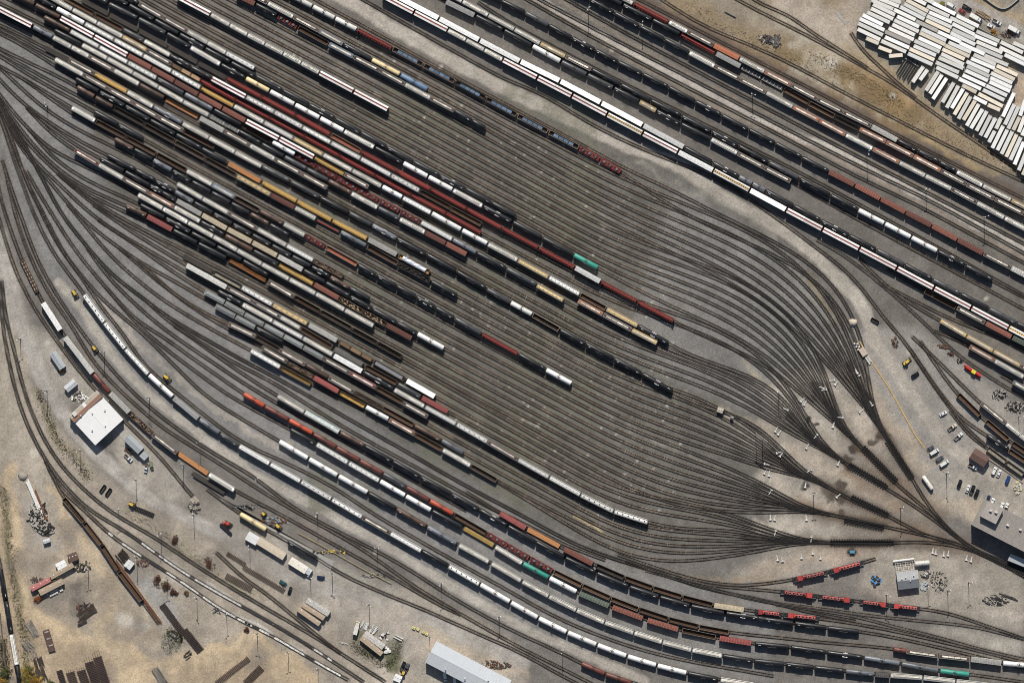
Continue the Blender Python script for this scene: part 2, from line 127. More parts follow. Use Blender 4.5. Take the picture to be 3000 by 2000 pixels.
SURF_LINES = [ # name, points, width(px), soft, colour, strength : roads and tracks worn in the ground
 ('road', "B720,-60 B800,-20 B1500,390 B2351,830 C500,1020 C1000,1250 C1500,1450 G1900,270 G2200,430 H250,560 H500,760 H700,960 H900,1180 H1000,1400 L1050,50 L1200,250 L1350,480 L1500,680 L1600,830 L1750,1000 L1950,1150 L2300,1300", 38, 8, (.365,.33,.285), 1),
 ('road2', "C250,-20 C700,255 C1300,575 C2000,945 C2351,1125 D700,1330 D1100,1560 H1200,120 H2400,755", 26, 8, (.42,.385,.345), 1),
 ('road2b', "C150,-20 C700,290 C1300,640 C2000,1010 D700,1400 H1200,200 H2400,830", 14, 10, (.29,.24,.19), .7),
 ('road2c', "C420,-20 C1300,500 C2000,870 D700,1240 H1300,90 H2400,670", 12, 10, (.29,.24,.19), .5),
 ('road3', "E10,600 E60,900 E150,1250 I280,150 I430,470 I650,800 I950,1120 I1300,1400 M1500,50 M1900,250 N100,520 N600,720 N1000,850 N1500,990 N2000,1210 N2400,1400", 40, 10, (.345,.32,.29), 1),
 ('road4', "E500,1000 E650,1160 E800,1400 I1000,150 I1200,400 I1500,660 I1900,960 I2351,1270 N620,40 N1500,560 N2351,1050 O400,760 O700,890", 26, 8, (.355,.325,.285), 1),
 ('path5', "E850,1150 E1050,1350 I1250,60 I1500,310 I1800,560 I2200,800 J300,980", 24, 8, (.335,.305,.265), .9),
 ('path6', "P620,270 P880,230 P1000,340 P1050,470 P1150,540 P1343,570", 26, 14, (.36,.32,.27), .9),
 ('path7', "P620,270 P600,430 P820,480 P1000,480", 22, 14, (.35,.31,.26), .8),
 ('dirtroad', "M120,-300 M100,0 M170,300 M200,600 M210,850 M330,1000 M600,1150 M1000,1250 M1400,1400 M1900,1250 N100,1200 N500,1500", 36, 16, (.47,.37,.25), 1),
 ('dirtroad2', "M480,-150 M600,150 M900,550 M1000,900 M900,1100 M1100,1400 M1000,1600", 36, 20, (.45,.36,.25), .9),
 ('dirtroad3', "M1000,1600 M1500,1450 M2000,1350 M2300,1300 N300,1450 N500,1600", 40, 18, (.47,.37,.25), 1),
 ('white1', "M930,240 M1240,460", 9, 3, (.62,.60,.56), .8),
 ('white2', "M1460,590 M2000,960 M2230,1050", 9, 3, (.62,.60,.56), .7),
 ('white3', "M1240,345 M1700,620 M2100,870", 7, 3, (.55,.53,.50), .6),
 ('white4', "N80,1080 N480,1310", 9, 3, (.60,.58,.55), .8), ('white5', "N560,1370 N850,1530", 9, 3, (.58,.56,.53), .8),
 ('white6', "M2280,1080 M2400,1150 N60,1060", 8, 3, (.60,.58,.55), .7),
 ('streetD', "D1500,-60 D1800,60 D2100,190 D2420,340", 46, 8, (.34,.315,.29), 1),
 ('pathD', "D200,-30 D400,100 D560,200 D700,220 D850,120 D930,0", 90, 40, (.38,.325,.27), .9),
 ('pathD2', "D950,30 D880,200 D900,320", 60, 30, (.36,.30,.24), .7),
 ('grassD', "C1500,30 C1900,260 C2199,380 D400,560 D900,850 D1400,1080 D2000,1330", 70, 40, (.25,.19,.12), .85),
 ('grassD2', "D550,480 D900,640 D1200,850 D1300,980", 80, 40, (.30,.205,.105), .8),
 ('ochre', "D1080,820 D1230,890 D1330,930", 40, 30, (.36,.235,.115), .7),
 ('ochre2', "D1000,1010 D1500,1240 D2100,1500", 12, 10, (.38,.28,.14), .7),
 ('paleD', "D250,250 D450,340 D700,480 D650,600", 50, 40, (.42,.38,.31), .8),
 ('cream', "K1400,430 K1700,560 K1900,640 K2351,810", 22, 18, (.34,.30,.245), .8),
 ('cream2', "K700,640 K1000,760 K1500,980 K1800,1110 K2300,1290", 12, 12, (.26,.24,.205), .6),
 ('cream3', "K2120,240 K2230,330 K2270,430", 12, 10, (.30,.26,.19), .8),
 ('ballastedge', "G1150,-20 G1500,150 G1850,330 G2351,600 H200,750 H400,950 H560,1150 H700,1400 L780,100 L820,280", 16, 10, (.25,.235,.20), .8),
 ('weed', "H480,950 H600,1130 H700,1300", 12, 10, (.27,.21,.13), .6),
 ('strip', "G0,90 G700,330 G1300,620 G1800,900 G2100,1120", 11, 10, (.20,.19,.175), .7),
 ('tan_lead', "L560,360 L700,520 L850,640 L950,780 L1050,900", 46, 30, (.42,.365,.30), .9),
 ('tan_lead2', "L880,300 L1000,480 L1080,620 L1200,800 L1350,1000 L1430,1150", 40, 30, (.36,.30,.235), .9),
 ('tan_lead3', "L150,480 L350,650 L560,800 L700,950", 34, 30, (.36,.32,.27), .8),
 ('tan_lead4', "L100,830 L250,960 L450,1080 L650,1180 L900,1300 L1150,1450", 44, 30, (.39,.335,.27), .9),
 ('tan_lead5', "L50,1230 L250,1330 L450,1400 L700,1480", 44, 30, (.42,.37,.31), .9),
 ('tan_lead6', "P20,90 P150,105 P300,110 P400,120", 40, 24, (.44,.395,.335), .9),
 ('tan_lead7', "P0,330 P150,280 P300,260 P450,240 P600,240", 44, 30, (.36,.30,.24), .9),
 ('brown_lead', "L950,1000 L1150,1200 L1350,1400", 30, 30, (.27,.20,.14), .8),
 ('brown_lead2', "L780,1180 L1000,1330 L1250,1480", 24, 26, (.29,.215,.155), .8),
 ('brown_lead3', "P200,-10 P480,60 P700,110 P850,130", 30, 26, (.27,.205,.15), .8),
 ('brownO', "O700,330 O950,370 O1150,370 O1343,360", 16, 14, (.28,.215,.15), .8),
 ('parking', "L1650,1330 L1900,1250 L2150,1350 L2300,1420", 70, 30, (.35,.315,.27), .9),
 ('parking2', "L1500,1480 L1800,1500 L2000,1540", 50, 30, (.37,.315,.25), .9),
 ('padN', "N560,1000 N900,950 N1200,1000 N1500,1150 N1400,1400 N1200,1500", 75, 30, (.40,.355,.30), .95),
 ('padN2', "N1500,1100 N2000,1320 N2400,1500", 28, 16, (.40,.335,.265), .8),
 ('padI', "I1000,900 I1150,1130 I1400,1300 I1650,1430", 60, 30, (.36,.325,.28), .9),
 ('lotI', "I420,60 I560,330 I700,560", 40, 20, (.34,.31,.275), .9),
 ('scrub', "I340,480 I400,650 I480,830 I560,980 I700,1120 I780,1220", 24, 18, (.21,.185,.125), .8),
 ('scrub2', "I30,250 I100,700 I220,960 I400,1300", 20, 16, (.38,.34,.285), .7),
 ('scrub3', "M30,-100 M60,200 M100,500 M160,900 M250,1200 M250,1500", 22, 16, (.20,.18,.11), .8),
 ('scrub4', "M1100,60 M1400,250 M1700,470 M2100,740 N100,760", 22, 16, (.36,.315,.235), .8),
 ('greenN', "N950,1180 N1150,1300 N1250,1250 N1230,1420", 46, 14, (.10,.105,.055), .9),
 ('greenM', "M1480,1130 M1560,1200 M1500,1280", 24, 12, (.17,.175,.115), .8),
 ('padgrey', "M500,850 M700,800 M700,980", 70, 50, (.20,.175,.15), .95),
 ('greyM', "M1150,600 M1300,750 M1500,950", 50, 30, (.30,.29,.275), .9),
 ('greyM2', "M300,0 M350,200 M450,340", 40, 26, (.34,.31,.275), .8),
 ('chalk', "M1050,950 M1150,1030 M1250,1080", 18, 18, (.50,.47,.43), .7),
 ('dump', "D1300,560 D1400,680 D1500,760", 40, 20, (.17,.15,.12), .8),
 ('lotD', "D950,250 D1300,500 D1700,800 D2100,1100 D2351,1350", 60, 30, (.23,.21,.18), .8),
 ('lotD2', "D1100,100 D1600,300 D2100,550 D2351,700", 110, 30, (.24,.22,.19), .8),
 ('dirtF', "D2200,620 D2351,760 D2351,900", 40, 20, (.40,.31,.23), .9),
 ('whiteD', "K120,730 K300,790", 5, 4, (.55,.53,.5), .8),
 ('yellowO', "O340,60 O410,95 O480,130", 5, 3, (.55,.44,.22), .8),
 ('hwhite', "D1180,1030 D1240,1050", 8, 6, (.55,.53,.5), .6),
]
OIL = [("L1110,840",22),("L915,945",24),("L790,1085",25),("L765,1385",28),("L755,1530",18),("P480,228",19),("P430,40",15),("L730,1300",16),("L430,1310",18),
       ("P440,180",12),("L1040,900",14),("L860,980",12),("L640,1370",22),("L480,740",8),("L530,790",6),("M480,480",16),("M700,700",22),("M650,760",20),("M780,660",14),("M700,860",24),("M640,900",18)]
RETARDERS = ["L1150,900 L1370,1240","L930,960 L1230,1265","L810,1115 L1150,1315","L830,1400 L1160,1560","P440,78 P640,118","P370,191 P690,190"]
SWITCHES = "L670,375 L700,402 L883,300 L895,322 L580,440 L600,457 L400,550 L425,578 L265,630 L172,812 L198,838 L445,960 L525,862 L75,1182 L110,1198 L470,1165 L430,1300 L190,1010 L215,1030 L745,700 L675,772 L1012,582 L918,645 L125,1350 L715,1392 L720,1105 L85,1110 P70,68 P92,70 P105,272 P128,277 P283,240 P275,172 P95,140 P885,235 P900,240 P940,250 P962,248 P1055,270 P1078,278 P250,70 P225,262 P320,265".split()
POLES = "I915,120 I1312,525 I1757,910 I1610,1115 I1195,1245 I703,985 I413,465 I180,10 I2265,1235 M1043,40 M1415,255 M1703,90 M1470,640 M1203,460 M775,560 M1730,820 M1992,960 M2262,1130 M2195,370 N590,80 N1117,375 N1682,690 N2187,980 N1045,875 N720,600 N530,630 N333,1290 N595,1440 N1577,1160 A418,930 C1192,220 C720,90 C2163,840 D970,1350 H1490,200 H2000,440 L190,480 L500,1360 L1265,1490 L1670,1190 L2305,690 P1065,390 P652,450 P860,400 P960,430 O280,730".split()
# storage lot: each box trailer from nose to tail (tags: d dirty, c cream, g grey)
LOT = """U260,-90>615,45 U290,-25>590,95 U232,10>515,130 U252,65>540,205g U225,120>515,260 U175,170>470,305g U115,205>380,335 U75,255>400,405 U55,315>380,470 U50,390>345,530 U162,510>325,580c
U690,10>975,160c U660,60>945,210g U605,100>925,260 U525,135>808,270 U690,-60>945,65 U565,225>855,360 U530,275>850,425g U505,330>800,470 U455,380>785,530 U415,425>740,570d U408,495>725,635 U360,545>685,690 U325,625>495,690c
U815,285>1097,415d U960,90>1250,225 U985,170>1285,300w U955,220>1285,370g U940,275>1260,425c U885,390>1210,540 U865,440>1195,595c U848,505>1145,640 U795,545>1125,690g U785,610>1075,735w U730,650>1055,795c U710,710>1030,855 U1100,425>1400,560 U1035,50>1330,195 U850,-45>1040,45
V450,215>740,355 V365,240>685,395 V395,320>685,465w V395,395>695,530g V370,440>695,595w V345,565>640,695 V300,605>620,750c V265,655>555,785c V250,715>545,855 V218,765>540,905g V180,825>480,960 V490,570>815,720 V712,420>1010,550g V680,475>980,600 V710,555>1050,700 V710,620>1050,765g V815,735>1125,865
V1030,560>1320,700 V1015,630>1344,790 V1080,725>1400,880w V1195,570>1400,660 V675,725>965,855 V640,775>950,905w V580,815>880,950 V975,870>1250,995c X455,85>740,220g X855,70>1150,205g X835,125>1130,260 X800,185>1095,320w X750,235>1040,370 X795,320>980,410c
X1210,115>1480,245c X1170,160>1450,290 X1160,220>1440,350w X1150,275>1420,400 X1105,325>1380,455 X1065,380>1344,515w X1005,430>1325,595c X945,475>1115,560 X1130,575>1290,645c U460,745>638,730c
X285,75>145,280 X340,115>240,250 X480,140>320,390g X530,180>370,430 X590,225>410,500w X685,285>535,545g X745,325>590,615 X808,365>655,620w X860,415>690,705c X905,465>745,760 X965,520>810,775c Y350,25>205,285 Y395,85>255,315w Y445,110>320,345 Y490,160>368,400 Y550,190>425,425 Y615,190>555,320g Y540,345>470,480
Y640,285>510,550 Y690,330>570,575w Y750,350>620,620g Y800,385>675,655c Y850,420>725,690 Y885,475>775,745 Y935,545>825,815w Y985,610>875,870c Y770,-110>635,175 Y775,25>660,270w Y825,50>700,320g Y900,-20>840,165 Y835,180>760,335c Y895,170>825,360 Y955,210>865,400w""".split()
# ---------------------------------------------------------------- survey -> metres
OFF = {'A':(0,0),'B':(733,0),'C':(1483,0),'D':(2216,0),'E':(0,489),'F':(733,489),'G':(1483,489),'H':(2216,489),
       'I':(0,989),'J':(733,989),'K':(1483,989),'L':(2216,989),'M':(0,1477),'N':(733,1477),'O':(1483,1477),'P':(2216,1477),'Q':(0,200),'R':(0,450),'S':(200,600),'T':(400,850),'U':(2500,0),'V':(2700,0),'X':(2640,180),'Y':(2780,300),'Z':(0,0)}
def full(tok):
    m = re.match(r'([A-Z])(-?[\d.]+),(-?[\d.]+)', tok); l = m.group(1); x = float(m.group(2)); y = float(m.group(3))
    k = {'Z':1.0,'O':1.7132,'P':1.7132,'Q':2.9867,'R':2.9867,'S':2.9867,'T':2.9867,'U':4.48,'V':4.48,'X':4.48,'Y':4.0727}.get(l, 3.0)
    return (OFF[l][0]+x/k, OFF[l][1]+y/k)
def world(p): return ((p[0]-1500)*S, (1000-p[1])*S)
def at(tok): return world(full(tok))
def ang(deg): return -math.radians(deg)     # survey angles run clockwise
# ---------------------------------------------------------------- materials
MATS = {}
def mat(name, col, rough=.7, metal=0., var=.12, streak=.0, scale=1.2, rnd=.10, dirt=None, dscale=.35, damt=.0):
    if name in MATS: return MATS[name]
    m = bpy.data.materials.new(name); m.use_nodes = True; nt = m.node_tree; N = nt.nodes; L = nt.links
    b = N['Principled BSDF']; b.inputs['Roughness'].default_value = rough; b.inputs['Metallic'].default_value = metal
    tc = N.new('ShaderNodeTexCoord'); oi = N.new('ShaderNodeObjectInfo')
    add = N.new('ShaderNodeVectorMath'); add.operation = 'ADD'
    sc = N.new('ShaderNodeVectorMath'); sc.operation = 'SCALE'; sc.inputs[3].default_value = 300
    comb = N.new('ShaderNodeCombineXYZ'); L.new(oi.outputs['Random'], comb.inputs[0]); L.new(oi.outputs['Random'], comb.inputs[1])
    L.new(comb.outputs[0], sc.inputs[0]); L.new(tc.outputs['Object'], add.inputs[0]); L.new(sc.outputs[0], add.inputs[1])
    n1 = N.new('ShaderNodeTexNoise'); n1.inputs['Scale'].default_value = scale; n1.inputs['Detail'].default_value = 4
    L.new(add.outputs[0], n1.inputs['Vector'])
    mr = N.new('ShaderNodeMapRange'); mr.inputs[1].default_value = .25; mr.inputs[2].default_value = .75
    mr.inputs[3].default_value = 1-var*1.6; mr.inputs[4].default_value = 1+var*1.6
    L.new(n1.outputs['Fac'], mr.inputs[0])
    r = N.new('ShaderNodeMapRange'); r.inputs[3].default_value = 1-rnd*1.5; r.inputs[4].default_value = 1+rnd*1.5; L.new(oi.outputs['Random'], r.inputs[0])
    mu = N.new('ShaderNodeMath'); mu.operation = 'MULTIPLY'; L.new(mr.outputs[0], mu.inputs[0]); L.new(r.outputs[0], mu.inputs[1])
    mx = N.new('ShaderNodeMix'); mx.data_type = 'RGBA'; mx.blend_type = 'MULTIPLY'; mx.inputs[0].default_value = 1
    mx.inputs[6].default_value = (*col, 1); L.new(mu.outputs[0], mx.inputs[7]); out = mx.outputs[2]
    if damt > 0:
        d = dirt or (.10,.075,.05)
        n2 = N.new('ShaderNodeTexNoise'); n2.inputs['Scale'].default_value = dscale; n2.inputs['Detail'].default_value = 6; n2.inputs['Roughness'].default_value = .7
        sv = N.new('ShaderNodeVectorMath'); sv.operation = 'MULTIPLY'; sv.inputs[1].default_value = (2.2, .8, 1)
        L.new(add.outputs[0], sv.inputs[0]); L.new(sv.outputs[0], n2.inputs['Vector'])
        ms = N.new('ShaderNodeMapRange'); ms.inputs[1].default_value = .48; ms.inputs[2].default_value = .72; ms.inputs[4].default_value = damt
        L.new(n2.outputs['Fac'], ms.inputs[0])
        m2 = N.new('ShaderNodeMix'); m2.data_type = 'RGBA'; L.new(ms.outputs[0], m2.inputs[0]); L.new(out, m2.inputs[6]); m2.inputs[7].default_value = (*d, 1); out = m2.outputs[2]
    L.new(out, b.inputs['Base Color'])
    MATS[name] = m; return m
def vmat(name, rough=.9, noise=.25, scale=1.0, fine=6.0):
    """ground-like material: colour attribute 'tint' times two octaves of grain"""
    m = bpy.data.materials.new(name); m.use_nodes = True; nt = m.node_tree; N = nt.nodes; L = nt.links
    b = N['Principled BSDF']; b.inputs['Roughness'].default_value = rough; b.inputs['Specular IOR Level'].default_value = .2
    a = N.new('ShaderNodeAttribute'); a.attribute_name = 'tint'
    g = N.new('ShaderNodeNewGeometry')
    def oct(s, lo, hi, amt, det=3):
        n = N.new('ShaderNodeTexNoise'); n.inputs['Scale'].default_value = s; n.inputs['Detail'].default_value = det; n.inputs['Roughness'].default_value = .65
        L.new(g.outputs['Position'], n.inputs['Vector'])
        r = N.new('ShaderNodeMapRange'); r.inputs[1].default_value = lo; r.inputs[2].default_value = hi; r.inputs[3].default_value = 1-amt; r.inputs[4].default_value = 1+amt
        L.new(n.outputs['Fac'], r.inputs[0]); return r.outputs[0]
    o1 = oct(scale, .3, .7, noise); o2 = oct(fine, .3, .7, noise*.8, 1); o3 = oct(.06, .3, .7, noise*.6)
    m1 = N.new('ShaderNodeMath'); m1.operation = 'MULTIPLY'; L.new(o1, m1.inputs[0]); L.new(o2, m1.inputs[1])
    m3 = N.new('ShaderNodeMath'); m3.operation = 'MULTIPLY'; L.new(m1.outputs[0], m3.inputs[0]); L.new(o3, m3.inputs[1])
    mx = N.new('ShaderNodeMix'); mx.data_type = 'RGBA'; mx.blend_type = 'MULTIPLY'; mx.inputs[0].default_value = 1
    L.new(a.outputs['Color'], mx.inputs[6]); L.new(m3.outputs[0], mx.inputs[7]); L.new(mx.outputs[2], b.inputs['Base Color'])
    bp = N.new('ShaderNodeBump'); bp.inputs['Strength'].default_value = .35; bp.inputs['Distance'].default_value = .15
    n = N.new('ShaderNodeTexNoise'); n.inputs['Scale'].default_value = 3.0; n.inputs['Detail'].default_value = 4; L.new(g.outputs['Position'], n.inputs['Vector'])
    L.new(n.outputs['Fac'], bp.inputs['Height']); L.new(bp.outputs[0], b.inputs['Normal'])
    return m
# ---------------------------------------------------------------- mesh helper
class MB:
    def __init__(s): s.v = []; s.f = []
    def quadbox(s, pts):                     # 8 points: bottom ring, top ring
        b = len(s.v); s.v += pts
        s.f += [(b+3,b+2,b+1,b),(b+4,b+5,b+6,b+7)]+[(b+i,b+(i+1)%4,b+4+(i+1)%4,b+4+i) for i in range(4)]
        return s
    def box(s, x, y, z, lx, ly, lz, rot=0., taper=1.):      # centre x,y; base z
        c, n = math.cos(rot), math.sin(rot); P = []
        for zz, t in ((z,1.),(z+lz,taper)):
            for sx, sy in ((-1,-1),(1,-1),(1,1),(-1,1)):
                a, d = sx*lx/2*t, sy*ly/2*t; P.append((x+a*c-d*n, y+a*n+d*c, zz))
        return s.quadbox(P)
    def bar(s, a, b, w, h=None):
        h = h or w; a = Vector(a); b = Vector(b); d = (b-a)
        if d.length < 1e-6: return s
        d.normalize(); u = d.cross(Vector((0,0,1)))
        if u.length < 1e-3: u = Vector((1,0,0))
        u.normalize(); w2 = u.cross(d).normalized(); P = []
        for q in (a, b):
            for su, sw in ((-1,-1),(1,-1),(1,1),(-1,1)): P.append(tuple(q+u*su*w/2+w2*sw*h/2))
        return s.quadbox(P)
    def loft(s, rings, close=True, caps=True):
        n = len(rings[0]); b = len(s.v)
        for r in rings: s.v += list(r)
        for k in range(len(rings)-1):
            for i in range(n if close else n-1):
                j = (i+1) % n; s.f.append((b+k*n+i, b+k*n+j, b+(k+1)*n+j, b+(k+1)*n+i))
        if caps: s.f.append(tuple(b+i for i in reversed(range(n)))); s.f.append(tuple(b+(len(rings)-1)*n+i for i in range(n)))
        return s
    def cyl(s, a, b, r, n=12, r2=None, dome=0.):
        a = Vector(a); b = Vector(b); d = (b-a).normalized(); u = d.cross(Vector((0,0,1)))
        if u.length < 1e-3: u = Vector((1,0,0))
        u.normalize(); w = u.cross(d); r2 = r if r2 is None else r2
        prof = [(0,1)] if dome <= 0 else [(-dome*math.cos(t), math.sin(t)) for t in (.25,.6,1.0,1.3)]+[(0,1)]
        st = [(a, o, k*r) for o, k in prof] + [(b, -o, k*r2) for o, k in reversed(prof)]
        s.loft([[tuple(q+d*o+(u*math.cos(2*math.pi*i/n)+w*math.sin(2*math.pi*i/n))*rr) for i in range(n)] for q, o, rr in st])
        return s
    def mesh(s, name, m, smooth=False, flat_caps=True):
        me = bpy.data.meshes.new(name); me.from_pydata(s.v, [], s.f); me.materials.append(m)
        if smooth: me.polygons.foreach_set('use_smooth', [len(f) == 4 for f in s.f])
        me.update(); return me
CH = {}
def link(name, me, parent=None):
    o = bpy.data.objects.new(name, me); COL.objects.link(o)
    if parent: o.parent = parent; CH.setdefault(parent.name, []).append(o)
    return o
def part(name, mb, m, parent, smooth=False): return link(name, mb.mesh(name, m, smooth), parent)
def tag(o, label=None, cat=None, group=None, kind=None):
    if label: o['label'] = label
    if cat: o['category'] = cat
    if group: o['group'] = group
    if kind: o['kind'] = kind
    return o
def thing(name, label, cat, loc=(0,0,0), rz=0., group=None):
    o = bpy.data.objects.new(name, None); COL.objects.link(o); o.location = (loc[0], loc[1], loc[2] if len(loc) > 2 else 0)
    o.rotation_euler = (0,0,rz); o.empty_display_size = .5; return tag(o, label, cat, group)
KIDS = {}
def family(root):
    """remember a thing's parts, so copies need no search"""
    KIDS[root.name] = [(c, CH.get(c.name, [])) for c in CH.get(root.name, [])]
def dup(root, loc, rz, label=None, group=None):
    r = root.copy(); COL.objects.link(r); r.location = (loc[0], loc[1], loc[2] if len(loc) > 2 else 0); r.rotation_euler = (0,0,rz)
    if label: r['label'] = label
    if group: r['group'] = group
    for c, gs in KIDS[root.name]:
        d = c.copy(); COL.objects.link(d); d.parent = r
        for g in gs: e = g.copy(); COL.objects.link(e); e.parent = d
    return r
# ---------------------------------------------------------------- tracks
def resample(P, step):
    P = np.array(P, float); d = np.r_[0, np.cumsum(np.hypot(*np.diff(P, axis=0).T))]; n = max(2, int(d[-1]/step)+1); s = np.linspace(0, d[-1], n)
    return np.c_[np.interp(s, d, P[:,0]), np.interp(s, d, P[:,1])]
def catmull(P, step):
    P = np.array(P, float); Q = []
    E = np.vstack([2*P[0]-P[1], P, 2*P[-1]-P[-2]])
    for i in range(1, len(E)-2):
        p0, p1, p2, p3 = E[i-1:i+3]
        a, b, c = [max(1e-6, math.hypot(*(q-p)))**.5 for p, q in ((p0,p1),(p1,p2),(p2,p3))]
        m1 = (p2-p1) + b*((p1-p0)/a-(p2-p0)/(a+b)); m2 = (p2-p1) + b*((p3-p2)/c-(p3-p1)/(b+c))
        for t in np.linspace(0, 1, 16, endpoint=False):
            Q.append((2*t**3-3*t*t+1)*p1+(t**3-2*t*t+t)*m1+(-2*t**3+3*t*t)*p2+(t**3-t*t)*m2)
    Q.append(P[-1]); return resample(Q, step)
def smooth(P, sig):
    n = len(P); w = int(3*sig); k = np.exp(-.5*(np.arange(-w, w+1)/sig)**2); k /= k.sum(); out = np.empty_like(P)
    for c in range(2):
        a = P[:,c]; e = np.r_[2*a[0]-a[1:w+1][::-1] if n > w else np.full(w, a[0]), a, 2*a[-1]-a[-w-1:-1][::-1] if n > w else np.full(w, a[-1])]
        out[:,c] = np.convolve(e, k, 'valid')[:n]
    return out
STEP = 8.0                                   # survey px between track points
TRK = {}; CARS = {}
def parse(key, txt):
    pts, cars, run = [], [], []
    for t in txt.split():
        if ',' in t:
            pts.append(full(t))
            if run: cars.append((len(pts)-2, len(pts)-1, run)); run = []
        else: run.append(t)
    return pts, cars
RAW = {k: parse(k, t) for k, t in ROWS.items()}
def yat(P, x): P = np.array(P); return np.interp(x, P[:,0], P[:,1])
for k, a, b, t in BETWEEN:
    A, B = [np.array(sorted(p for p in RAW[q][0] if -60 < p[0])) for q in (a, b)]
    def ext(P, xs):
        y = np.interp(xs, P[:,0], P[:,1]); lo = xs < P[0,0]; hi = xs > P[-1,0]
        y[lo] = P[0,1]+(xs[lo]-P[0,0])*.55; y[hi] = P[-1,1]+(xs[hi]-P[-1,0])*.55; return y
    xs = np.array([350., 500, 700, 900, 1100, 1300, 1500, 1700]); RAW[k] = ([tuple(p) for p in np.c_[xs, ext(A, xs)*(1-t)+ext(B, xs)*t]], [])
def bez(p0, d0, p1, d1, k=.42, n=24):
    p0, d0, p1, d1 = map(np.array, (p0, d0, p1, d1)); L = math.hypot(*(p1-p0)); a = p0+d0*L*k; b = p1-d1*L*k; t = np.linspace(0,1,n)[1:,None]
    return (1-t)**3*p0+3*(1-t)**2*t*a+3*(1-t)*t*t*b+t**3*p1
TAIL = {}
for lead, rows in LEADS:
    Lp = catmull(lead, 6.0); d0 = Lp[2]-Lp[0]; d0 /= math.hypot(*d0); pr = np.array([d0[1], -d0[0]]); n = len(rows)
    for i, k in enumerate(rows):
        P = RAW[k][0]; e = np.array(P[-1]); b = np.array(P[-2] if math.hypot(P[-1][0]-P[-2][0], P[-1][1]-P[-2][1]) > 60 else P[-3]); de = (e-b)/math.hypot(*(e-b))
        o = i-(n-1)/2.0; q = Lp[0]-pr*o*12.5; dq = Lp[0]+d0*190-q; dq /= math.hypot(*dq)
        c1 = bez(e, de, q, dq); j = 18+6*int(abs(o)); dj = Lp[j+1]-Lp[j-1]; dj /= math.hypot(*dj)
        c2 = bez(q, dq, Lp[j], dj, .4, 10)
        TAIL[k] = np.vstack([c1, c2]+([Lp[j+1:]] if i == n//2 else []))
for k, (pts, cars) in RAW.items():
    base = catmull(pts, STEP); idx = len(base)
    P = smooth(base, 6 if len(base) > 60 else 3) if k != 'mg' else base
    if k in TAIL: P = resample(np.vstack([P, TAIL[k]]), STEP); P = smooth(P, 4)
    TRK[k] = P; CARS[k] = (pts, cars)
def arc(P):
    return np.r_[0, np.cumsum(np.hypot(*np.diff(P, axis=0).T))]
def project(P, s, q):
    i = int(np.argmin(np.hypot(P[:,0]-q[0], P[:,1]-q[1]))); best = s[i]; bd = 1e9
    for j in (i-1, i):
        if 0 <= j < len(P)-1:
            a, b = P[j], P[j+1]; t = np.clip(((q-a)@(b-a))/max(1e-9, (b-a)@(b-a)), -6 if j == 0 else 0, 6 if j == len(P)-2 else 1)
            dd = math.hypot(*(a+(b-a)*t-q))
            if dd < bd: bd = dd; best = s[j]+t*math.hypot(*(b-a))
    return best
def on(P, s, q):
    if q <= 0: d = P[1]-P[0]; return P[0]+d/math.hypot(*d)*q
    if q >= s[-1]: d = P[-1]-P[-2]; return P[-1]+d/math.hypot(*d)*(q-s[-1])
    return np.array([np.interp(q, s, P[:,0]), np.interp(q, s, P[:,1])])
# ---------------------------------------------------------------- ground sheet
FX0, FX1, FY0, FY1 = -40, 3040, -40, 2040; CELL = 4.0
gx = np.arange(FX0, FX1+.1, CELL); gy = np.arange(FY0, FY1+.1, CELL)
far = np.array([120, 400, 1200, 4000, 12000, 40000.])
xs = np.r_[FX0-far[::-1], gx, FX1+far]; ys = np.r_[FY0-far[::-1], gy, FY1+far]
PX, PY = np.meshgrid(xs, ys)
def vnoise(cell, seed):
    r = np.random.default_rng(seed); nx, ny = int(3400/cell)+4, int(2400/cell)+4; G = r.random((ny, nx))
    u = np.clip((PX+150)/cell, 0, nx-2.001); v = np.clip((PY+150)/cell, 0, ny-2.001); i, j = u.astype(int), v.astype(int); a, b = u-i, v-j
    a = a*a*(3-2*a); b = b*b*(3-2*b)
    return (G[j,i]*(1-a)+G[j,i+1]*a)*(1-b)+(G[j+1,i]*(1-a)+G[j+1,i+1]*a)*b-.5
W1 = vnoise(60, 1)*26+vnoise(24, 2)*14+vnoise(9, 3)*7; W2 = vnoise(60, 4)*26+vnoise(24, 5)*14+vnoise(9, 6)*7
G3 = vnoise(120, 7)+vnoise(40, 8)*.7+vnoise(14, 9)*.5; G4 = vnoise(7, 10)
def dist(P, wob=0., reach=1e9):
    """distance from every ground vertex to a polyline"""
    P = np.array(P, float); D = np.full(PX.shape, 1e6)
    x0, x1, y0, y1 = P[:,0].min()-reach, P[:,0].max()+reach, P[:,1].min()-reach, P[:,1].max()+reach
    i0, i1 = np.searchsorted(xs, [x0, x1]); j0, j1 = np.searchsorted(ys, [y0, y1])
    if i1 <= i0 or j1 <= j0: return D
    X = PX[j0:j1,i0:i1]+W1[j0:j1,i0:i1]*wob; Y = PY[j0:j1,i0:i1]+W2[j0:j1,i0:i1]*wob; d = np.full(X.shape, 1e12)
    for a, b in zip(P[:-1], P[1:]):
        v = b-a; t = np.clip(((X-a[0])*v[0]+(Y-a[1])*v[1])/max(1e-9, v@v), 0, 1)
        np.minimum(d, (X-a[0]-v[0]*t)**2+(Y-a[1]-v[1]*t)**2, out=d)
    D[j0:j1,i0:i1] = np.sqrt(d); return D
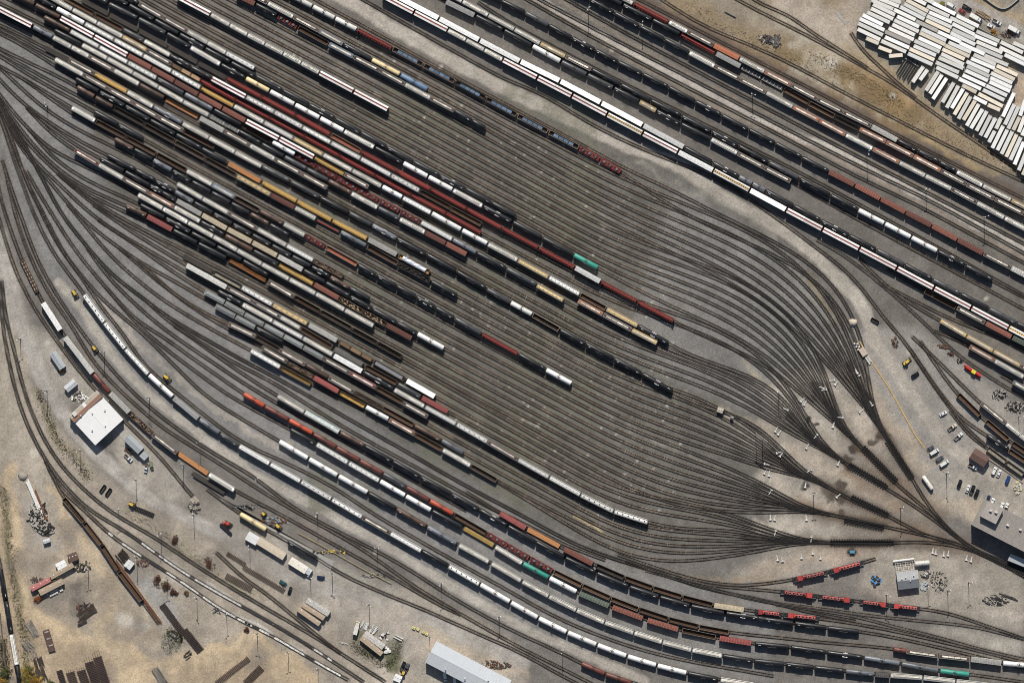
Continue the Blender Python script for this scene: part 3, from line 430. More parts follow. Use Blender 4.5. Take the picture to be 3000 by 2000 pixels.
def inside(poly):
    poly = np.array(poly, float); r = np.zeros(PX.shape, bool); X = PX+W1*.7; Y = PY+W2*.7
    for (ax, ay), (bx, by) in zip(poly, np.roll(poly, -1, axis=0)):
        c = ((ay > Y) != (by > Y)) & (X < (bx-ax)*(Y-ay)/((by-ay) or 1e-9)+ax); r ^= c
    return r
TINT = np.empty(PX.shape+(3,)); TINT[:] = (.165,.152,.138)
def blend(mask, c): TINT[:] = TINT*(1-mask[...,None])+np.array(c)*mask[...,None]
def zone(poly, c, k=1., blur=5):
    m = inside([full(t) for t in poly.split()]).astype(float)
    for _ in range(blur):
        m = (m+np.roll(m,2,0)+np.roll(m,-2,0)+np.roll(m,2,1)+np.roll(m,-2,1))/5
    blend(np.clip(m*k, 0, 1), c)
def shade_tint(a): TINT[:] *= (1+a)[...,None]
# ---------------------------------------------------------------- paint the ground (real surface colours only)
zone("A-100,-100 Z3100,-100 Z3100,1100 Z2500,1100 Z2300,900 Z1900,600 Z900,0", (.150,.138,.124), 1)
zone("A600,-100 Z1700,440 Z2100,640 Z2300,900 Z2450,1150 Z2250,1400 Z2150,1600 Z1700,1640 Z1300,1420 Z900,1150 Z500,750 A-100,300 A-100,-100", (.135,.127,.113), 1)
zone("A-100,200 A600,560 E1000,300 E1500,700 I2000,-100 J300,300 J1000,720 J2300,1500 O600,330 O1343,480 O1343,900 N2400,1200 N800,200 I2300,1300 I1300,600 E600,1400 E100,200", (.205,.199,.192), 1)
zone("K1000,150 K2351,760 L300,300 L620,100 L500,-100 H650,1300 H350,900 H-100,560 G1500,100", (.205,.197,.185), .9)
zone("L100,330 L600,250 L900,250 L1100,800 L1500,1350 L1600,1568 P900,120 P200,420 P-200,400 O1343,200 O1300,60 K2200,1100 K1900,700 K2351,850", (.285,.258,.222), .9)
zone("L900,-100 L1400,-100 L2400,700 L2400,1700 L1500,1500 L1150,800 L850,150", (.285,.265,.240), .95)
zone("P600,250 P1000,200 P1343,350 P1343,660 P1000,560 P700,480 P500,420", (.32,.285,.24), .9)
zone("P900,600 P1343,690 P1343,780 P1050,690 P850,640", (.40,.37,.32), .7)
zone("A-100,3000 E-100,700 E100,800 I300,400 I600,900 I1000,1300 M1500,100 M2351,600 N700,1000 N1400,700 N2400,1250 N2400,1700 A-100,6200", (.335,.292,.238), 1)
zone("I250,-100 I600,350 I1000,900 I1600,1400 N200,650 N900,1150 N1600,1568 N2400,1568 N2351,1250 N1300,750 N700,500 I1750,1350 I1250,850 I900,450 I450,-50", (.325,.300,.262), .9)
zone("E-100,700 E80,600 E120,900 E330,1480 I420,60 I650,600 I560,700 I250,200 E100,1400 E-100,1300", (.345,.315,.275), .8)
zone("M-100,-200 M120,-200 M180,300 M330,900 M900,1250 M1500,1420 M2400,1250 N500,1568 M300,1700 M-100,1700", (.385,.300,.205), .85)
zone("M560,100 M900,500 M1200,900 M1500,1250 M1000,1200 M500,1000 M250,700 M350,400", (.36,.30,.23), .8)
zone("C1300,-100 C1900,300 C2351,520 D900,940 D1500,1240 D2400,1600 D2400,-100", (.325,.262,.180), .95)
zone("C1400,-60 C1800,150 C2199,300 D300,420 D500,300 D100,60 C2000,-60", (.26,.225,.18), .8)
zone("D880,-60 D860,260 D1080,480 D1230,620 D1450,830 D2020,1290 D2400,1540 D2400,300 D1500,-60", (.235,.212,.180), .95)
zone("D1980,-60 D2100,40 D2250,90 D2400,60 D2400,-60", (.24,.22,.19), .9)
for nm, pts, w, soft, c, k in SURF_LINES:
    P = catmull([full(t) for t in pts.split()], 14); d = dist(P, .35 if nm.startswith('road') or nm.startswith('street') or nm[:3] in ('whi','yel') else 1.3, w+soft*2+40)
    blend(np.clip((w/2+soft/2-d)/max(1, soft), 0, 1)*k*(1 if nm.startswith('road') else np.clip(1+G3*.9, 0, 1)), c)
    if nm in ('road', 'road3', 'road2', 'road4', 'streetD'):                      # wheel-worn lanes
        for o in (-w*.22, w*.22):
            blend(np.exp(-((d-abs(o))/3.0)**2)*.22, np.array(c)*1.18)
shade_tint(G3*.22+vnoise(18, 31)*.16); shade_tint(G4*.18)
blend(np.clip((PY-1350)/150, 0, 1)*np.clip((1150-PX)/200, 0, 1)*np.clip(-vnoise(90, 33)*1.8-vnoise(35, 34)-.12, 0, .7), (.20,.175,.15))
# grass tints over the dirt in the upper right and along the left edge
gm = np.clip(dist([full('D300,480'), full('D900,800'), full('D1400,1060')], 1.2, 300), 0, 400)
blend(np.clip((95-gm)/60, 0, 1)*np.clip(G3*1.4+.25, 0, .8), (.185,.135,.075))
blend(np.clip((110-gm)/60, 0, 1)*np.clip(-G3*1.6+.05, 0, .8), (.42,.37,.29))
bw = ((PX > 900) & (PX < 1750) & (PY > 250) & (PY < 1500)).astype(float)
blend(bw*np.clip(G3*1.2+.1, 0, .55), (.125,.128,.088))
# oily, dusty beds: the strip between and beside the rails
OILY = np.full(PX.shape, 1e6)
CLEAN = {'x1','x2','x3','x4','d1','d2','d3','d4','h9','h10','h11','l2','l3','l4','m1','m2','m3','nr','nb','mg','fl'}
for k, P in TRK.items():
    d = dist(P[::3] if len(P) > 8 else P, 0, 16)
    if k in ('d1','d2','d3','d4'): c, a = (.24,.19,.13), .55
    elif k == 'n9': c, a = (.075,.048,.036), .95
    elif k == 't1': c, a = (.055,.052,.050), .85
    elif k in ('m1','m2'): c, a = (.16,.148,.132), .75
    elif k in TAIL: c, a = (.118,.098,.080), np.clip(np.clip((2050-PX)/350, .25, 1)*np.clip((PX-150)/400, .4, 1), 0, 1)*.62
    else: c, a = (.122,.110,.097), .65
    along = np.clip(.75+G3*.6, .25, 1.1)
    blend(np.clip((8.5-d)/4, 0, 1)*a*along, c)
for k in ('n9',): blend(np.clip((26-dist(TRK[k][::3], .4, 40))/12, 0, 1)*.55, (.12,.085,.065))
# grease around the retarders, switches and engine stands
for t, r in OIL:
    p = full(t); d = np.hypot(PX+W1*1.1-p[0], PY+W2*1.1-p[1]); blend(np.clip((r-d)/(r*.35), 0, 1)*(.9 if t[0] != 'M' else .28)*np.clip(.85+G3*.6, 0, 1), (.022,.020,.019))
for t in RETARDERS:
    a, b = [full(q) for q in t.split()]; d = dist([a, b], .3, 60); blend(np.clip((24-d)/20, 0, 1)*.62, (.055,.042,.034))
for lead, rows in LEADS:
    d = dist(catmull(lead[:5], 12), .3, 60); blend(np.clip((16-d)/10, 0, 1)*.72, (.040,.035,.031))
    d = dist(catmull(lead[2:7], 12), .8, 90); blend(np.clip((46-d)/40, 0, 1)*.40, (.13,.092,.065))
# pale litter, spilled lime and sand
for i in range(800):
    x, y = rng.uniform(600, 2000), rng.uniform(150, 1600)
    if .52*(x-600)-120 < y < .56*(x-600)+900:
        r = rng.uniform(2.2, 5.5); blend(np.clip((r-np.hypot(PX-x, PY-y))/2.4, 0, 1)*rng.uniform(.3, .9), (.50,.47,.41))
for t, r in (("H845,1365",15),("B1670,585",9),("C930,445",8),("I190,1215",14),("K285,770",7),("I420,55",10),("H2020,1160",8),("N1100,420",9),("D650,560",22),("D1210,850",14),("L1330,130",10),("L215,980",16),("L560,350",18),("L190,470",13),("M1100,1010",26),("I300,1010",18)):
    p = full(t); d = np.hypot(PX+W1*.3-p[0], PY+W2*.3-p[1]); blend(np.clip((r-d)/(r*.5), 0, 1)*.75, (.50,.46,.39))
TINT = np.clip(TINT, .012, .8)
nx, ny = len(xs), len(ys)
V = np.c_[(PX.ravel()-1500)*S, (1000-PY.ravel())*S, (vnoise(30, 21)*.10+G4*.05).ravel()*((PX > FX0) & (PX < FX1) & (PY > FY0) & (PY < FY1)).ravel()]
V[:,2] -= .06
I = np.arange(nx*ny).reshape(ny, nx); Q = np.stack([I[1:,:-1], I[1:,1:], I[:-1,1:], I[:-1,:-1]], -1).reshape(-1, 4)
def mesh_np(name, V, Q, m, tint=None):
    me = bpy.data.meshes.new(name); me.vertices.add(len(V)); me.vertices.foreach_set('co', np.ascontiguousarray(V, np.float32).ravel())
    me.loops.add(Q.size); me.loops.foreach_set('vertex_index', np.ascontiguousarray(Q, np.int32).ravel())
    me.polygons.add(len(Q)); me.polygons.foreach_set('loop_start', np.arange(0, Q.size, Q.shape[1], dtype=np.int32))
    if tint is not None:
        a = me.color_attributes.new('tint', 'FLOAT_COLOR', 'POINT'); a.data.foreach_set('color', np.c_[tint, np.ones(len(tint))].astype(np.float32).ravel())
    me.materials.append(m); me.update(calc_edges=True); me.validate(); return me
GROUND_M = vmat('ground_gravel', .92, .24, .9, 3.0)
tag(link('ground', mesh_np('ground', V, Q, GROUND_M, TINT.reshape(-1, 3))), kind='structure')
# ---------------------------------------------------------------- rails and sleepers
RAIL_M = mat('rail_steel', (.016,.013,.012), .7, .0, .15, rnd=.25); BRIGHT_M = mat('rail_steel_polished', (.16,.155,.15), .35, .7, .1)
TIE_M = vmat('sleeper_timber', .9, .18, 2.0, 8.0)
BOXQ = np.array([(4,5,6,7),(0,1,5,4),(1,2,6,5),(2,3,7,6),(3,0,4,7)])
def in_frame(p, m=25): return (p[:,0] > -m) & (p[:,0] < 3000+m) & (p[:,1] > -m) & (p[:,1] < 2000+m)
def build_track(key, P):
    keep = np.where(in_frame(P, 40))[0]
    if len(keep) < 3: return
    P = P[max(0, keep[0]-1):keep[-1]+2]; Wd = np.c_[(P[:,0]-1500)*S, (1000-P[:,1])*S]; s = arc(Wd)
    T = np.gradient(Wd, axis=0); T /= np.hypot(*T.T)[:,None]; Nn = np.c_[-T[:,1], T[:,0]]
    root = bpy.data.objects.new('railway_track', None); COL.objects.link(root); root['kind'] = 'structure'; root.empty_display_size = 1
    dark = key in TAIL or key in ('t1','m1','m2','r12','x1','x2','x3','x4')
    mb = MB(); dz = random.uniform(0, .03)
    for o in (-.74, .74):
        rings = []
        for p, n in zip(Wd, Nn):
            c = p+n*o; rings.append([(c[0]+n[0]*w, c[1]+n[1]*w, z) for w, z in ((-.12,.10),(-.075,.30+dz),(.075,.30+dz),(.12,.10))])
        mb.loft(rings, True, False)
    part('rails', mb, BRIGHT_M if key in ('n9','pt3','pt4','h10') else RAIL_M, root)
    pitch = .64; q = np.arange(pitch/2, s[-1], pitch); n = len(q)
    c = np.c_[np.interp(q, s, Wd[:,0]), np.interp(q, s, Wd[:,1])]; t = np.c_[np.interp(q, s, T[:,0]), np.interp(q, s, T[:,1])]; t /= np.hypot(*t.T)[:,None]
    a = rng.normal(0, .02, n); t = np.c_[t[:,0]-t[:,1]*a, t[:,1]+t[:,0]*a]; nn = np.c_[-t[:,1], t[:,0]]
    hl = 1.28+rng.normal(0, .03, n); hw = np.full(n, .125); z1 = .125+rng.normal(0, .008, n)
    vs = []
    for z in (np.full(n, -.05), z1):
        for sx, sy in ((-1,-1),(1,-1),(1,1),(-1,1)): vs.append(np.c_[c+t*(hw*sx)[:,None]+nn*(hl*sy)[:,None], z])
    Vt = np.stack(vs, 1).reshape(-1, 3); Qt = (np.arange(n)[:,None,None]*8+BOXQ[None]).reshape(-1, 4)
    xpx = c[:,0]/S+1500
    old = np.array([.150,.118,.092]); new = np.array([.036,.033,.031])
    mixf = np.clip((xpx-1900)/350, 0, 1) if key in TAIL else (np.full(n, .85) if dark else np.full(n, .45))
    if key in ('m1','m2'): mixf[:] = .8
    if key in TAIL: mixf = np.maximum(mixf, np.clip((520-xpx)/300, 0, .7))
    if key in ('d1','d2','d3','d4','mg','l2','l3'): mixf[:] = .25
    lv = np.exp(rng.normal(0, .30, n))*(1-mixf*.25); run = np.repeat(np.exp(rng.normal(0, .22, n//14+2)), 14)[:n]
    tc = (old[None]*(1-mixf[:,None])+new[None]*mixf[:,None])*(lv*run)[:,None]
    link('sleepers', mesh_np('sleepers', Vt, Qt, TIE_M, np.repeat(np.clip(tc, .015, .5), 8, 0)), root)
for k, P in TRK.items(): build_track(k, P)
# ---------------------------------------------------------------- rolling stock
W = 2.95
PAL = {'k':(.013,.014,.017),'d':(.050,.052,.058),'g':(.135,.145,.165),'w':(.80,.795,.775),'l':(.62,.61,.57),'n':(.085,.050,.036),'r':(.205,.036,.030),
       'o':(.34,.115,.05),'y':(.52,.34,.11),'c':(.70,.56,.31),'t':(.030,.26,.20),'b':(.13,.21,.33),'p':(.42,.25,.22)}
CN = {'k':'black','d':'dark grey','g':'grey','w':'white','l':'light grey','n':'brown','r':'red','o':'orange','y':'yellow','c':'cream','t':'teal','b':'blue','p':'pink'}
BOGIE_M = mat('bogie_steel', (.030,.026,.024), .8); WHEEL_M = mat('wheel_steel', (.06,.05,.045), .5, .5); UNDER_M = mat('underframe_paint', (.028,.026,.026), .8, damt=.3)
GRATE_M = mat('walkway_grating', (.20,.20,.195), .7, .2, damt=.4); WHITE_M = mat('stencil_white', (.75,.75,.73), .6); RUST_M = mat('rusty_steel', (.16,.068,.034), .9, var=.28, scale=2, damt=.6, dirt=(.06,.03,.02))
BLACK_M = mat('black_fitting', (.010,.010,.011), .5)
def pm(c, kind=''):
    if kind == 'tank': return mat('tank_paint_'+CN[c].replace(' ','_'), {'r':(.135,.040,.030),'o':(.43,.070,.032)}.get(c, PAL[c]), .42 if c in 'kdg' else .5, 0, .10, rnd=.22 if c in 'kdgn' else .08, damt=.32 if c in 'wct' else .25, dirt=(.12,.085,.06) if c != 'k' else (.045,.035,.03), dscale=.25)
    if kind == 'rust': return mat('weathered_'+CN[c].replace(' ','_'), PAL[c], .85, 0, .22, rnd=.3, scale=1.6, damt=.7, dirt=(.055,.030,.020), dscale=.5)
    if kind == 'in': return mat('gondola_inside_'+CN[c].replace(' ','_'), {'n':(.070,.040,.024),'k':(.026,.022,.019),'y':(.36,.23,.07),'t':(.30,.27,.21),'r':(.22,.075,.045)}.get(c, PAL[c]), .95, 0, .35, rnd=.35, scale=1.8, damt=.8, dirt=(.11,.060,.028), dscale=.5)
    return mat('car_paint_'+CN[c].replace(' ','_'), PAL[c], .6, 0, .10, rnd=.16, damt=.45, dirt={'w':(.42,.38,.33),'l':(.40,.35,.29),'c':(.4,.3,.2),'y':(.25,.14,.05),'o':(.2,.07,.03),'b':(.3,.28,.26)}.get(c, tuple(v*.5 for v in PAL[c])), dscale=.4)
def bogie_meshes():
    mb = MB()
    for sy in (-1, 1): mb.box(0, sy*1.0, .62, 2.5, .22, .34).box(-.9, sy*1.0, .55, .45, .26, .5).box(.9, sy*1.0, .55, .45, .26, .5)
    mb.box(0, 0, .70, .5, 2.2, .28); w = MB()
    for x in (-.9, .9):
        w.cyl((x,-1.0,.75), (x,1.0,.75), .09, 8)
        for y in (-.74, .74): w.cyl((x,y-.07,.75), (x,y+.07,.75), .44, 14)
    return mb.mesh('bogie', BOGIE_M), w.mesh('wheelsets', WHEEL_M)
BOG, WHL = bogie_meshes()
def chassis(root, L, x_b=None):
    x_b = x_b or L/2-2.3
    mb = MB().box(0, 0, .98, L-.7, .55, .30)
    for s in (-1, 1): mb.box(s*(L/2-.55), 0, .98, .25, 2.5, .30).box(s*(L/2-.05), 0, .90, .9, .28, .30)
    part('underframe', mb, UNDER_M, root)
    for s in (-1, 1):
        b = link('bogie', BOG, root); b.location.x = s*x_b; w = link('wheelsets', WHL, b)
def ladder(mb, x, y, z0, z1):
    for d in (-.2, .2): mb.bar((x+d,y,z0), (x+d,y,z1), .05)
    for i in range(int((z1-z0)/.4)): mb.bar((x-.2,y,z0+.3+.4*i), (x+.2,y,z0+.3+.4*i), .04)
def t_tank(root, c, L, v):
    R = 1.5 if L > 14 else 1.48; zc = 1.35+R; l = L/2-.75
    part('tank', MB().cyl((-l,0,zc), (l,0,zc), R, 24, dome=.42), pm(c,'tank'), root, True)
    chassis(root, L)
    mb = MB(); w = 1.15; zt = zc+R; pl = (.8 if c in 'wct' else 1.25) if v % 3 else (1.1 if c in 'wct' else 2.3)
    mb.box(0, -.95, zt-.42, pl*2, .6, .07).box(0, .95, zt-.42, pl*2, .6, .07)
    for sx in (-1, 1):
        for sy in (-1, 1): mb.bar((sx*pl,sy*1.25,zt-.4), (sx*pl,sy*1.25,zt+.55), .06)
    for sy in (-1, 1): mb.bar((-pl,sy*1.25,zt+.55), (pl,sy*1.25,zt+.55), .06); mb.bar((-pl,sy*1.25,zt+.1), (pl,sy*1.25,zt+.1), .05); ladder(mb, 0, sy*1.52, 1.2, zt)
    pf = part('platform', mb, (WHITE_M if v % 6 == 5 else mat('tank_platform', (.055,.055,.056), .8)) if c in 'kdg' else mat('worn_platform', (.22,.19,.16), .8) if c in 'wct' else BLACK_M, root)
    d = MB().cyl((0,0,zt-.1), (0,0,zt+.42), .48, 16).cyl((.95,0,zt-.1), (.95,0,zt+.25), .22, 10).cyl((-.95,.2,zt-.1), (-.95,.2,zt+.3), .16, 8)
    part('manway', d, mat('valve_steel', (.035,.033,.032), .7) if c not in 'wc' else mat('valve_brown', (.15,.11,.08), .7), root)
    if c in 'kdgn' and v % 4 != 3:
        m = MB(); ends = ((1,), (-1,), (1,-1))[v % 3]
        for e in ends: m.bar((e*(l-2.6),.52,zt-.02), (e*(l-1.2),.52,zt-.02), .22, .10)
        part('reflective_panel', m, WHITE_M, root)  # short white bars along the tank top near its ends
def hopper_shell(L, zt, arch=.22):
    h = W/2; xe = L/2-.35; xs0 = L/2-2.9; rings = []
    pr = [(-h,2.15),(-h,zt-.32),(-h+.28,zt-.06),(-.7,zt+arch*.8),(0,zt+arch),(.7,zt+arch*.8),(h-.28,zt-.06),(h,zt-.32),(h,2.15)]
    for x in (-xe, xe): rings.append([(x,y,z) for y, z in pr])
    mb = MB().loft(rings)
    for sx in (-1, 1):                                   # sloped bays under the body
        pass
    n = 3 if L < 17 else 4; bw = (2*xs0)/n
    for i in range(n):
        x = -xs0+bw*(i+.5); b = len(mb.v); P = []
        for z, a, w2 in ((1.05,.28,.8),(2.15,bw/2,h)):
            for sx, sy in ((-1,-1),(1,-1),(1,1),(-1,1)): P.append((x+sx*a, sy*w2, z))
        mb.quadbox(P)
    for i in range(1, int(L/1.25)):                       # side posts
        x = -xe+i*1.25
        if x < xe-.3:
            for sy in (-1, 1): mb.box(x, sy*(h+.03), 2.15, .10, .08, zt-2.5)
    return mb
def walkways(root, L, zt):
    mb = MB()
    for sy in (-1, 1):
        mb.box(0, sy*1.17, zt+.12, L-.9, .42, .05)
        for i in range(int(L/2.4)+1): mb.box(-L/2+.6+i*2.4*.98, sy*1.17, zt-.12, .08, .36, .25)
    for sx in (-1, 1): mb.box(sx*(L/2-.32), 0, zt+.12, .45, 2.7, .05); ladder(mb, sx*(L/2-.4), 1.5*sx, 1.2, zt)
    part('walkway', mb, GRATE_M, root)
def t_hopper(root, c, L, v):
    body = {'n':'n','o':'o','r':'r'}.get(c, c); zt = 4.15
    part('body', hopper_shell(L, zt), pm(body, 'rust' if c in 'nor' else ''), root); chassis(root, L); walkways(root, L, zt)
    m = MB(); m.box(0, 0, zt+.10, L-3.0, 1.15, .20)
    part('hatch_coaming', m, mat('coaming_weathered', (.40,.35,.28), .8, 0, .2, rnd=.3, damt=.7, dirt=(.12,.08,.05)) if c not in 'nor' else pm(c,'rust'), root)
    n = 4 if L < 17 else 6; w = (L-3.3)/n; hw_ = .95 if c in 'nor' else .72
    for i in range(n):
        part('hatch_cover', MB().box(-(L-3.3)/2+w*(i+.5), 0, zt+.31, w-.14, hw_, .10, taper=.95), mat('hatch_fibreglass', (.66,.60,.50) if c in 'nor' else (.66,.63,.55), .6, 0, .12, rnd=.25, damt=.5, dirt=(.3,.22,.15), dscale=.9), root)
def t_dothopper(root, c, L, v):
    zt = 4.2; part('body', hopper_shell(L, zt, .18), pm(c), root); chassis(root, L); walkways(root, L, zt)
    n = 8 if v % 2 else 6; m = mat('round_hatch_dark', (.035,.035,.035), .6) if (v % 3 == 0) else mat('round_hatch_grey', (.42,.41,.38), .6)
    part('roof_strip', MB().box(0, 0, zt+.14, L-2.2, .9, .06), pm('w' if c != 'y' else 'c'), root)
    for i in range(n):
        x = -(L-3.6)/2+(L-3.6)*i/(n-1); part('hatch', MB().cyl((x,0,zt+.1), (x,0,zt+.36), .30 if n == 8 else .36, 12), m, root)
def t_autorack(root, c, L, v):
    zt = 5.15; h = W/2
    part('body', MB().loft([[(x,y,z) for y, z in ((-h,1.1),(-h,zt-.15),(-.5,zt+.05),(.5,zt+.05),(h,zt-.15),(h,1.1))] for x in (-L/2+.35, L/2-.35)]), pm('r') if c == 'w' else pm('y'), root)
    chassis(root, L)
    m = pm('w'); g0 = .42 if c == 'w' else .62
    for sy in (-1, 1):
        for k in range(2):
            x = (k-.5)*(L-.7)/2
            part('roof_panel', MB().loft([[(xx, sy*y, z) for y, z in ((g0,zt+.06),(g0,zt+.16),(h+.03,zt-.02),(h+.03,zt-.14))] for xx in (x-(L-.85)/4, x+(L-.85)/4)]), m, root)
    s = MB()
    for sy in (-1, 1): s.box(0, sy*(h+.02), 1.3, L-1.2, .06, zt-1.65)
    part('side_screen', s, mat('galvanised_screen', (.42,.42,.41), .5, .3, damt=.4), root)
    if c == 'y':
        r = MB()
        for i in range(16): r.box(-L/2+1+i*(L-2)/15, 0, zt+.07, .35, 1.0, .06)
        part('roof_cleat', r, pm('n','rust'), root)
    for sx in (-1, 1): part('end_door', MB().box(sx*(L/2-.33), 0, 1.2, .08, W-.2, zt-1.5), pm('r') if c == 'w' else pm('y'), root)
def t_box(root, c, L, v, tall=False):
    zt = 4.75 if tall else 4.2; h = W/2+.02
    part('body', MB().box(0, 0, 1.05, L-.7, h*2, zt-1.05), pm({'t':'d'}.get(c, c), 'rust' if c in 'nrob' else ''), root); chassis(root, L)
    rf = MB().loft([[(x,y,z) for y, z in ((-h-.03,zt-.02),(-h-.03,zt+.03),(0,zt+.16),(h+.03,zt+.03),(h+.03,zt-.02))] for x in (-L/2+.33, L/2-.33)])
    hue = {'n':(.15,.052,.036),'r':(.22,.055,.048),'y':(.33,.28,.20),'l':(.42,.41,.385),'g':(.27,.27,.265),'w':(.76,.755,.74),'o':(.30,.10,.05),'k':(.09,.085,.08),'t':(.085,.105,.080)}[c]
    part('roof', rf, mat('boxcar_roof_'+CN[c].replace(' ','_'), hue, .75, 0, .2, rnd=.3, damt=.6 if c != 'w' else .15, dirt=tuple(q*.55 for q in hue), dscale=.5), root)
    if not tall:
        n = int(L/1.35); r = MB()
        for i in range(n+1): r.box(-L/2+.6+i*(L-1.2)/n, 0, zt+.0, .13, h*2+.02, .21)
        part('roof_rib', r, mat('roof_rib_'+CN[c].replace(' ','_'), tuple(min(.8, q*1.9+.05) for q in hue) if c in 'nrotky' else tuple(q*.72 for q in hue), .7, rnd=.35, damt=.5), root)
    for sy in (-1, 1):
        part('door', MB().box(.4, sy*(h+.04), 1.15, 3.0, .09, zt-1.5), pm({'t':'d'}.get(c, c), 'rust' if c in 'nrob' else ''), root)
def t_gond(root, c, L, v, load=None):
    h = W/2; H = 2.75 if c in 'nk' else 2.6; t = .14; mb = MB(); oc = {'y':'y','t':'d','r':'r'}.get(c, c)
    for sy in (-1, 1):
        mb.box(0, sy*(h-t/2), 1.2, L-.8, t, H-1.2)
        for i in range(int(L/1.5)): mb.box(-L/2+1.1+i*1.5, sy*(h+.06), 1.2, .14, .14, H-1.25)
    for sx in (-1, 1): mb.box(sx*(L/2-.47), 0, 1.2, t, W-2*t-.01, H-1.2)
    part('body', mb, pm(oc, 'rust'), root); chassis(root, L)
    part('floor', MB().box(0, 0, 1.19, L-.95, W-2*t-.02, .10), pm(c, 'in'), root)
    r = MB()
    for sy in (-1, 1): r.box(0, sy*(h-t/2), H, L-.7, .22, .09)
    for sx in (-1, 1): r.box(sx*(L/2-.47), 0, H+.003, .22, W-.25, .09)
    part('top_rail', r, mat('top_rail_worn', (.17,.125,.09), .7, rnd=.5, damt=.5), root)
    R = random.Random(v*31+5)
    if load in ('c','s','l'):
        b = MB()
        if load == 'l':
            for i in range(26): x = R.uniform(-L/2+1.6, L/2-1.6); y = R.uniform(-1.0, 1.0); b.cyl((x,y,1.4), (x+R.uniform(-.2,.2),y,H+R.uniform(-.2,.35)), R.uniform(.28,.42), 9)
            m = mat('load_tan', (.40,.31,.20), .9, var=.3, scale=2)
        else:
            n = 90
            for i in range(n):
                x = R.uniform(-L/2+.9, L/2-.9); y = R.uniform(-1.15, 1.15); s = R.uniform(.35,.95)
                b.box(x, y, 1.3+R.uniform(0,.9), s*R.uniform(.7,2), s, s*R.uniform(.4,.9), R.uniform(0,6), .7)
            m = mat('load_coal', (.035,.032,.030), .95, var=.5, scale=3) if load == 'c' else mat('load_scrap', (.15,.105,.075), .8, .2, .45, rnd=.5, scale=4, damt=.6, dirt=(.35,.30,.25), dscale=2)
        part('load', b, m, root)
    if load == 'p':
        b = MB()
        for i in range(9): b.cyl((-L/2+1.2,-1.0+.25*i,2.2), (L/2-1.4,-1.0+.25*i,2.2), .12, 8)
        part('pipe_load', b, mat('pipe_steel', (.22,.23,.25), .5, .4), root)
    if load == 'b':
        for k in range(4):
            b = MB(); x0 = -L*.33+k*L*.165
            for i in range(4): b.cyl((x0,-.72+.48*i,2.05), (x0+L*.16-.25,-.72+.48*i,2.05), .27, 10)
            part('pipe_bundle', b, mat('blue_steel_pipe', (.17,.24,.33), .4, .3, .15, rnd=.2), root)
    if load == 'w':
        for i in range(11):
            x = -L/2+1.2+i*(L-2.4)/10; b = MB().cyl((x,-1.0,2.35), (x,1.0,2.35), .1, 8)
            for y in (-.72, .72): b.cyl((x,y-.07,2.35), (x,y+.07,2.35), .46, 14)
            part('wheelset', b, WHEEL_M, root)
def t_center(root, c, L, v):
    col = pm(c, 'rust') if c == 'r' else pm(c); h = W/2-.05; zt = 4.35
    d = MB().box(0, 0, 1.2, L-.8, h*2, .28); part('deck', d, col, root); chassis(root, L)
    for sx in (-1, 1): part('bulkhead', MB().box(sx*(L/2-.55), 0, 1.48, .22, h*2, zt-1.4), col, root)
    n = int(L/1.0); b = MB()
    for i in range(n):
        x = -L/2+1.3+i*(L-2.6)/(n-1)
        b.box(x, 0, 1.48, .16, .18, zt-1.7)
        b.bar((x,-1.28,1.5), (x,0,zt-.25), .16); b.bar((x,1.28,1.5), (x,0,zt-.25), .16)
    part('centre_post', b, col, root)
    part('top_chord', MB().box(0, 0, zt-.2, L-1.2, .75, .22), mat('chord_'+CN[c].replace(' ','_'), tuple(min(.8, q*1.1) for q in PAL[c]), .8, 0, .3, scale=2.5, damt=.7, dirt=tuple(q*.3 for q in PAL[c]), dscale=1.2), root)
    if c == 'w':
        for sy in (-1, 1):
            for k in range(5): part('lumber_pack', MB().box(-L/2+2.6+k*(L-5.2)/4, sy*.88, 1.49, (L-5)/5.2, .92, 2.3), mat('wrapped_lumber', (.66,.66,.62), .5, damt=.2) if sy > 0 else mat('wrapped_lumber_aqua', (.42,.55,.53), .5, damt=.2), root)
        return
    g = MB()
    for sy in (-1, 1): g.box(0, sy*(h-.1), 1.48, L-1.2, .2, .12)
    part('side_sill', g, col, root)
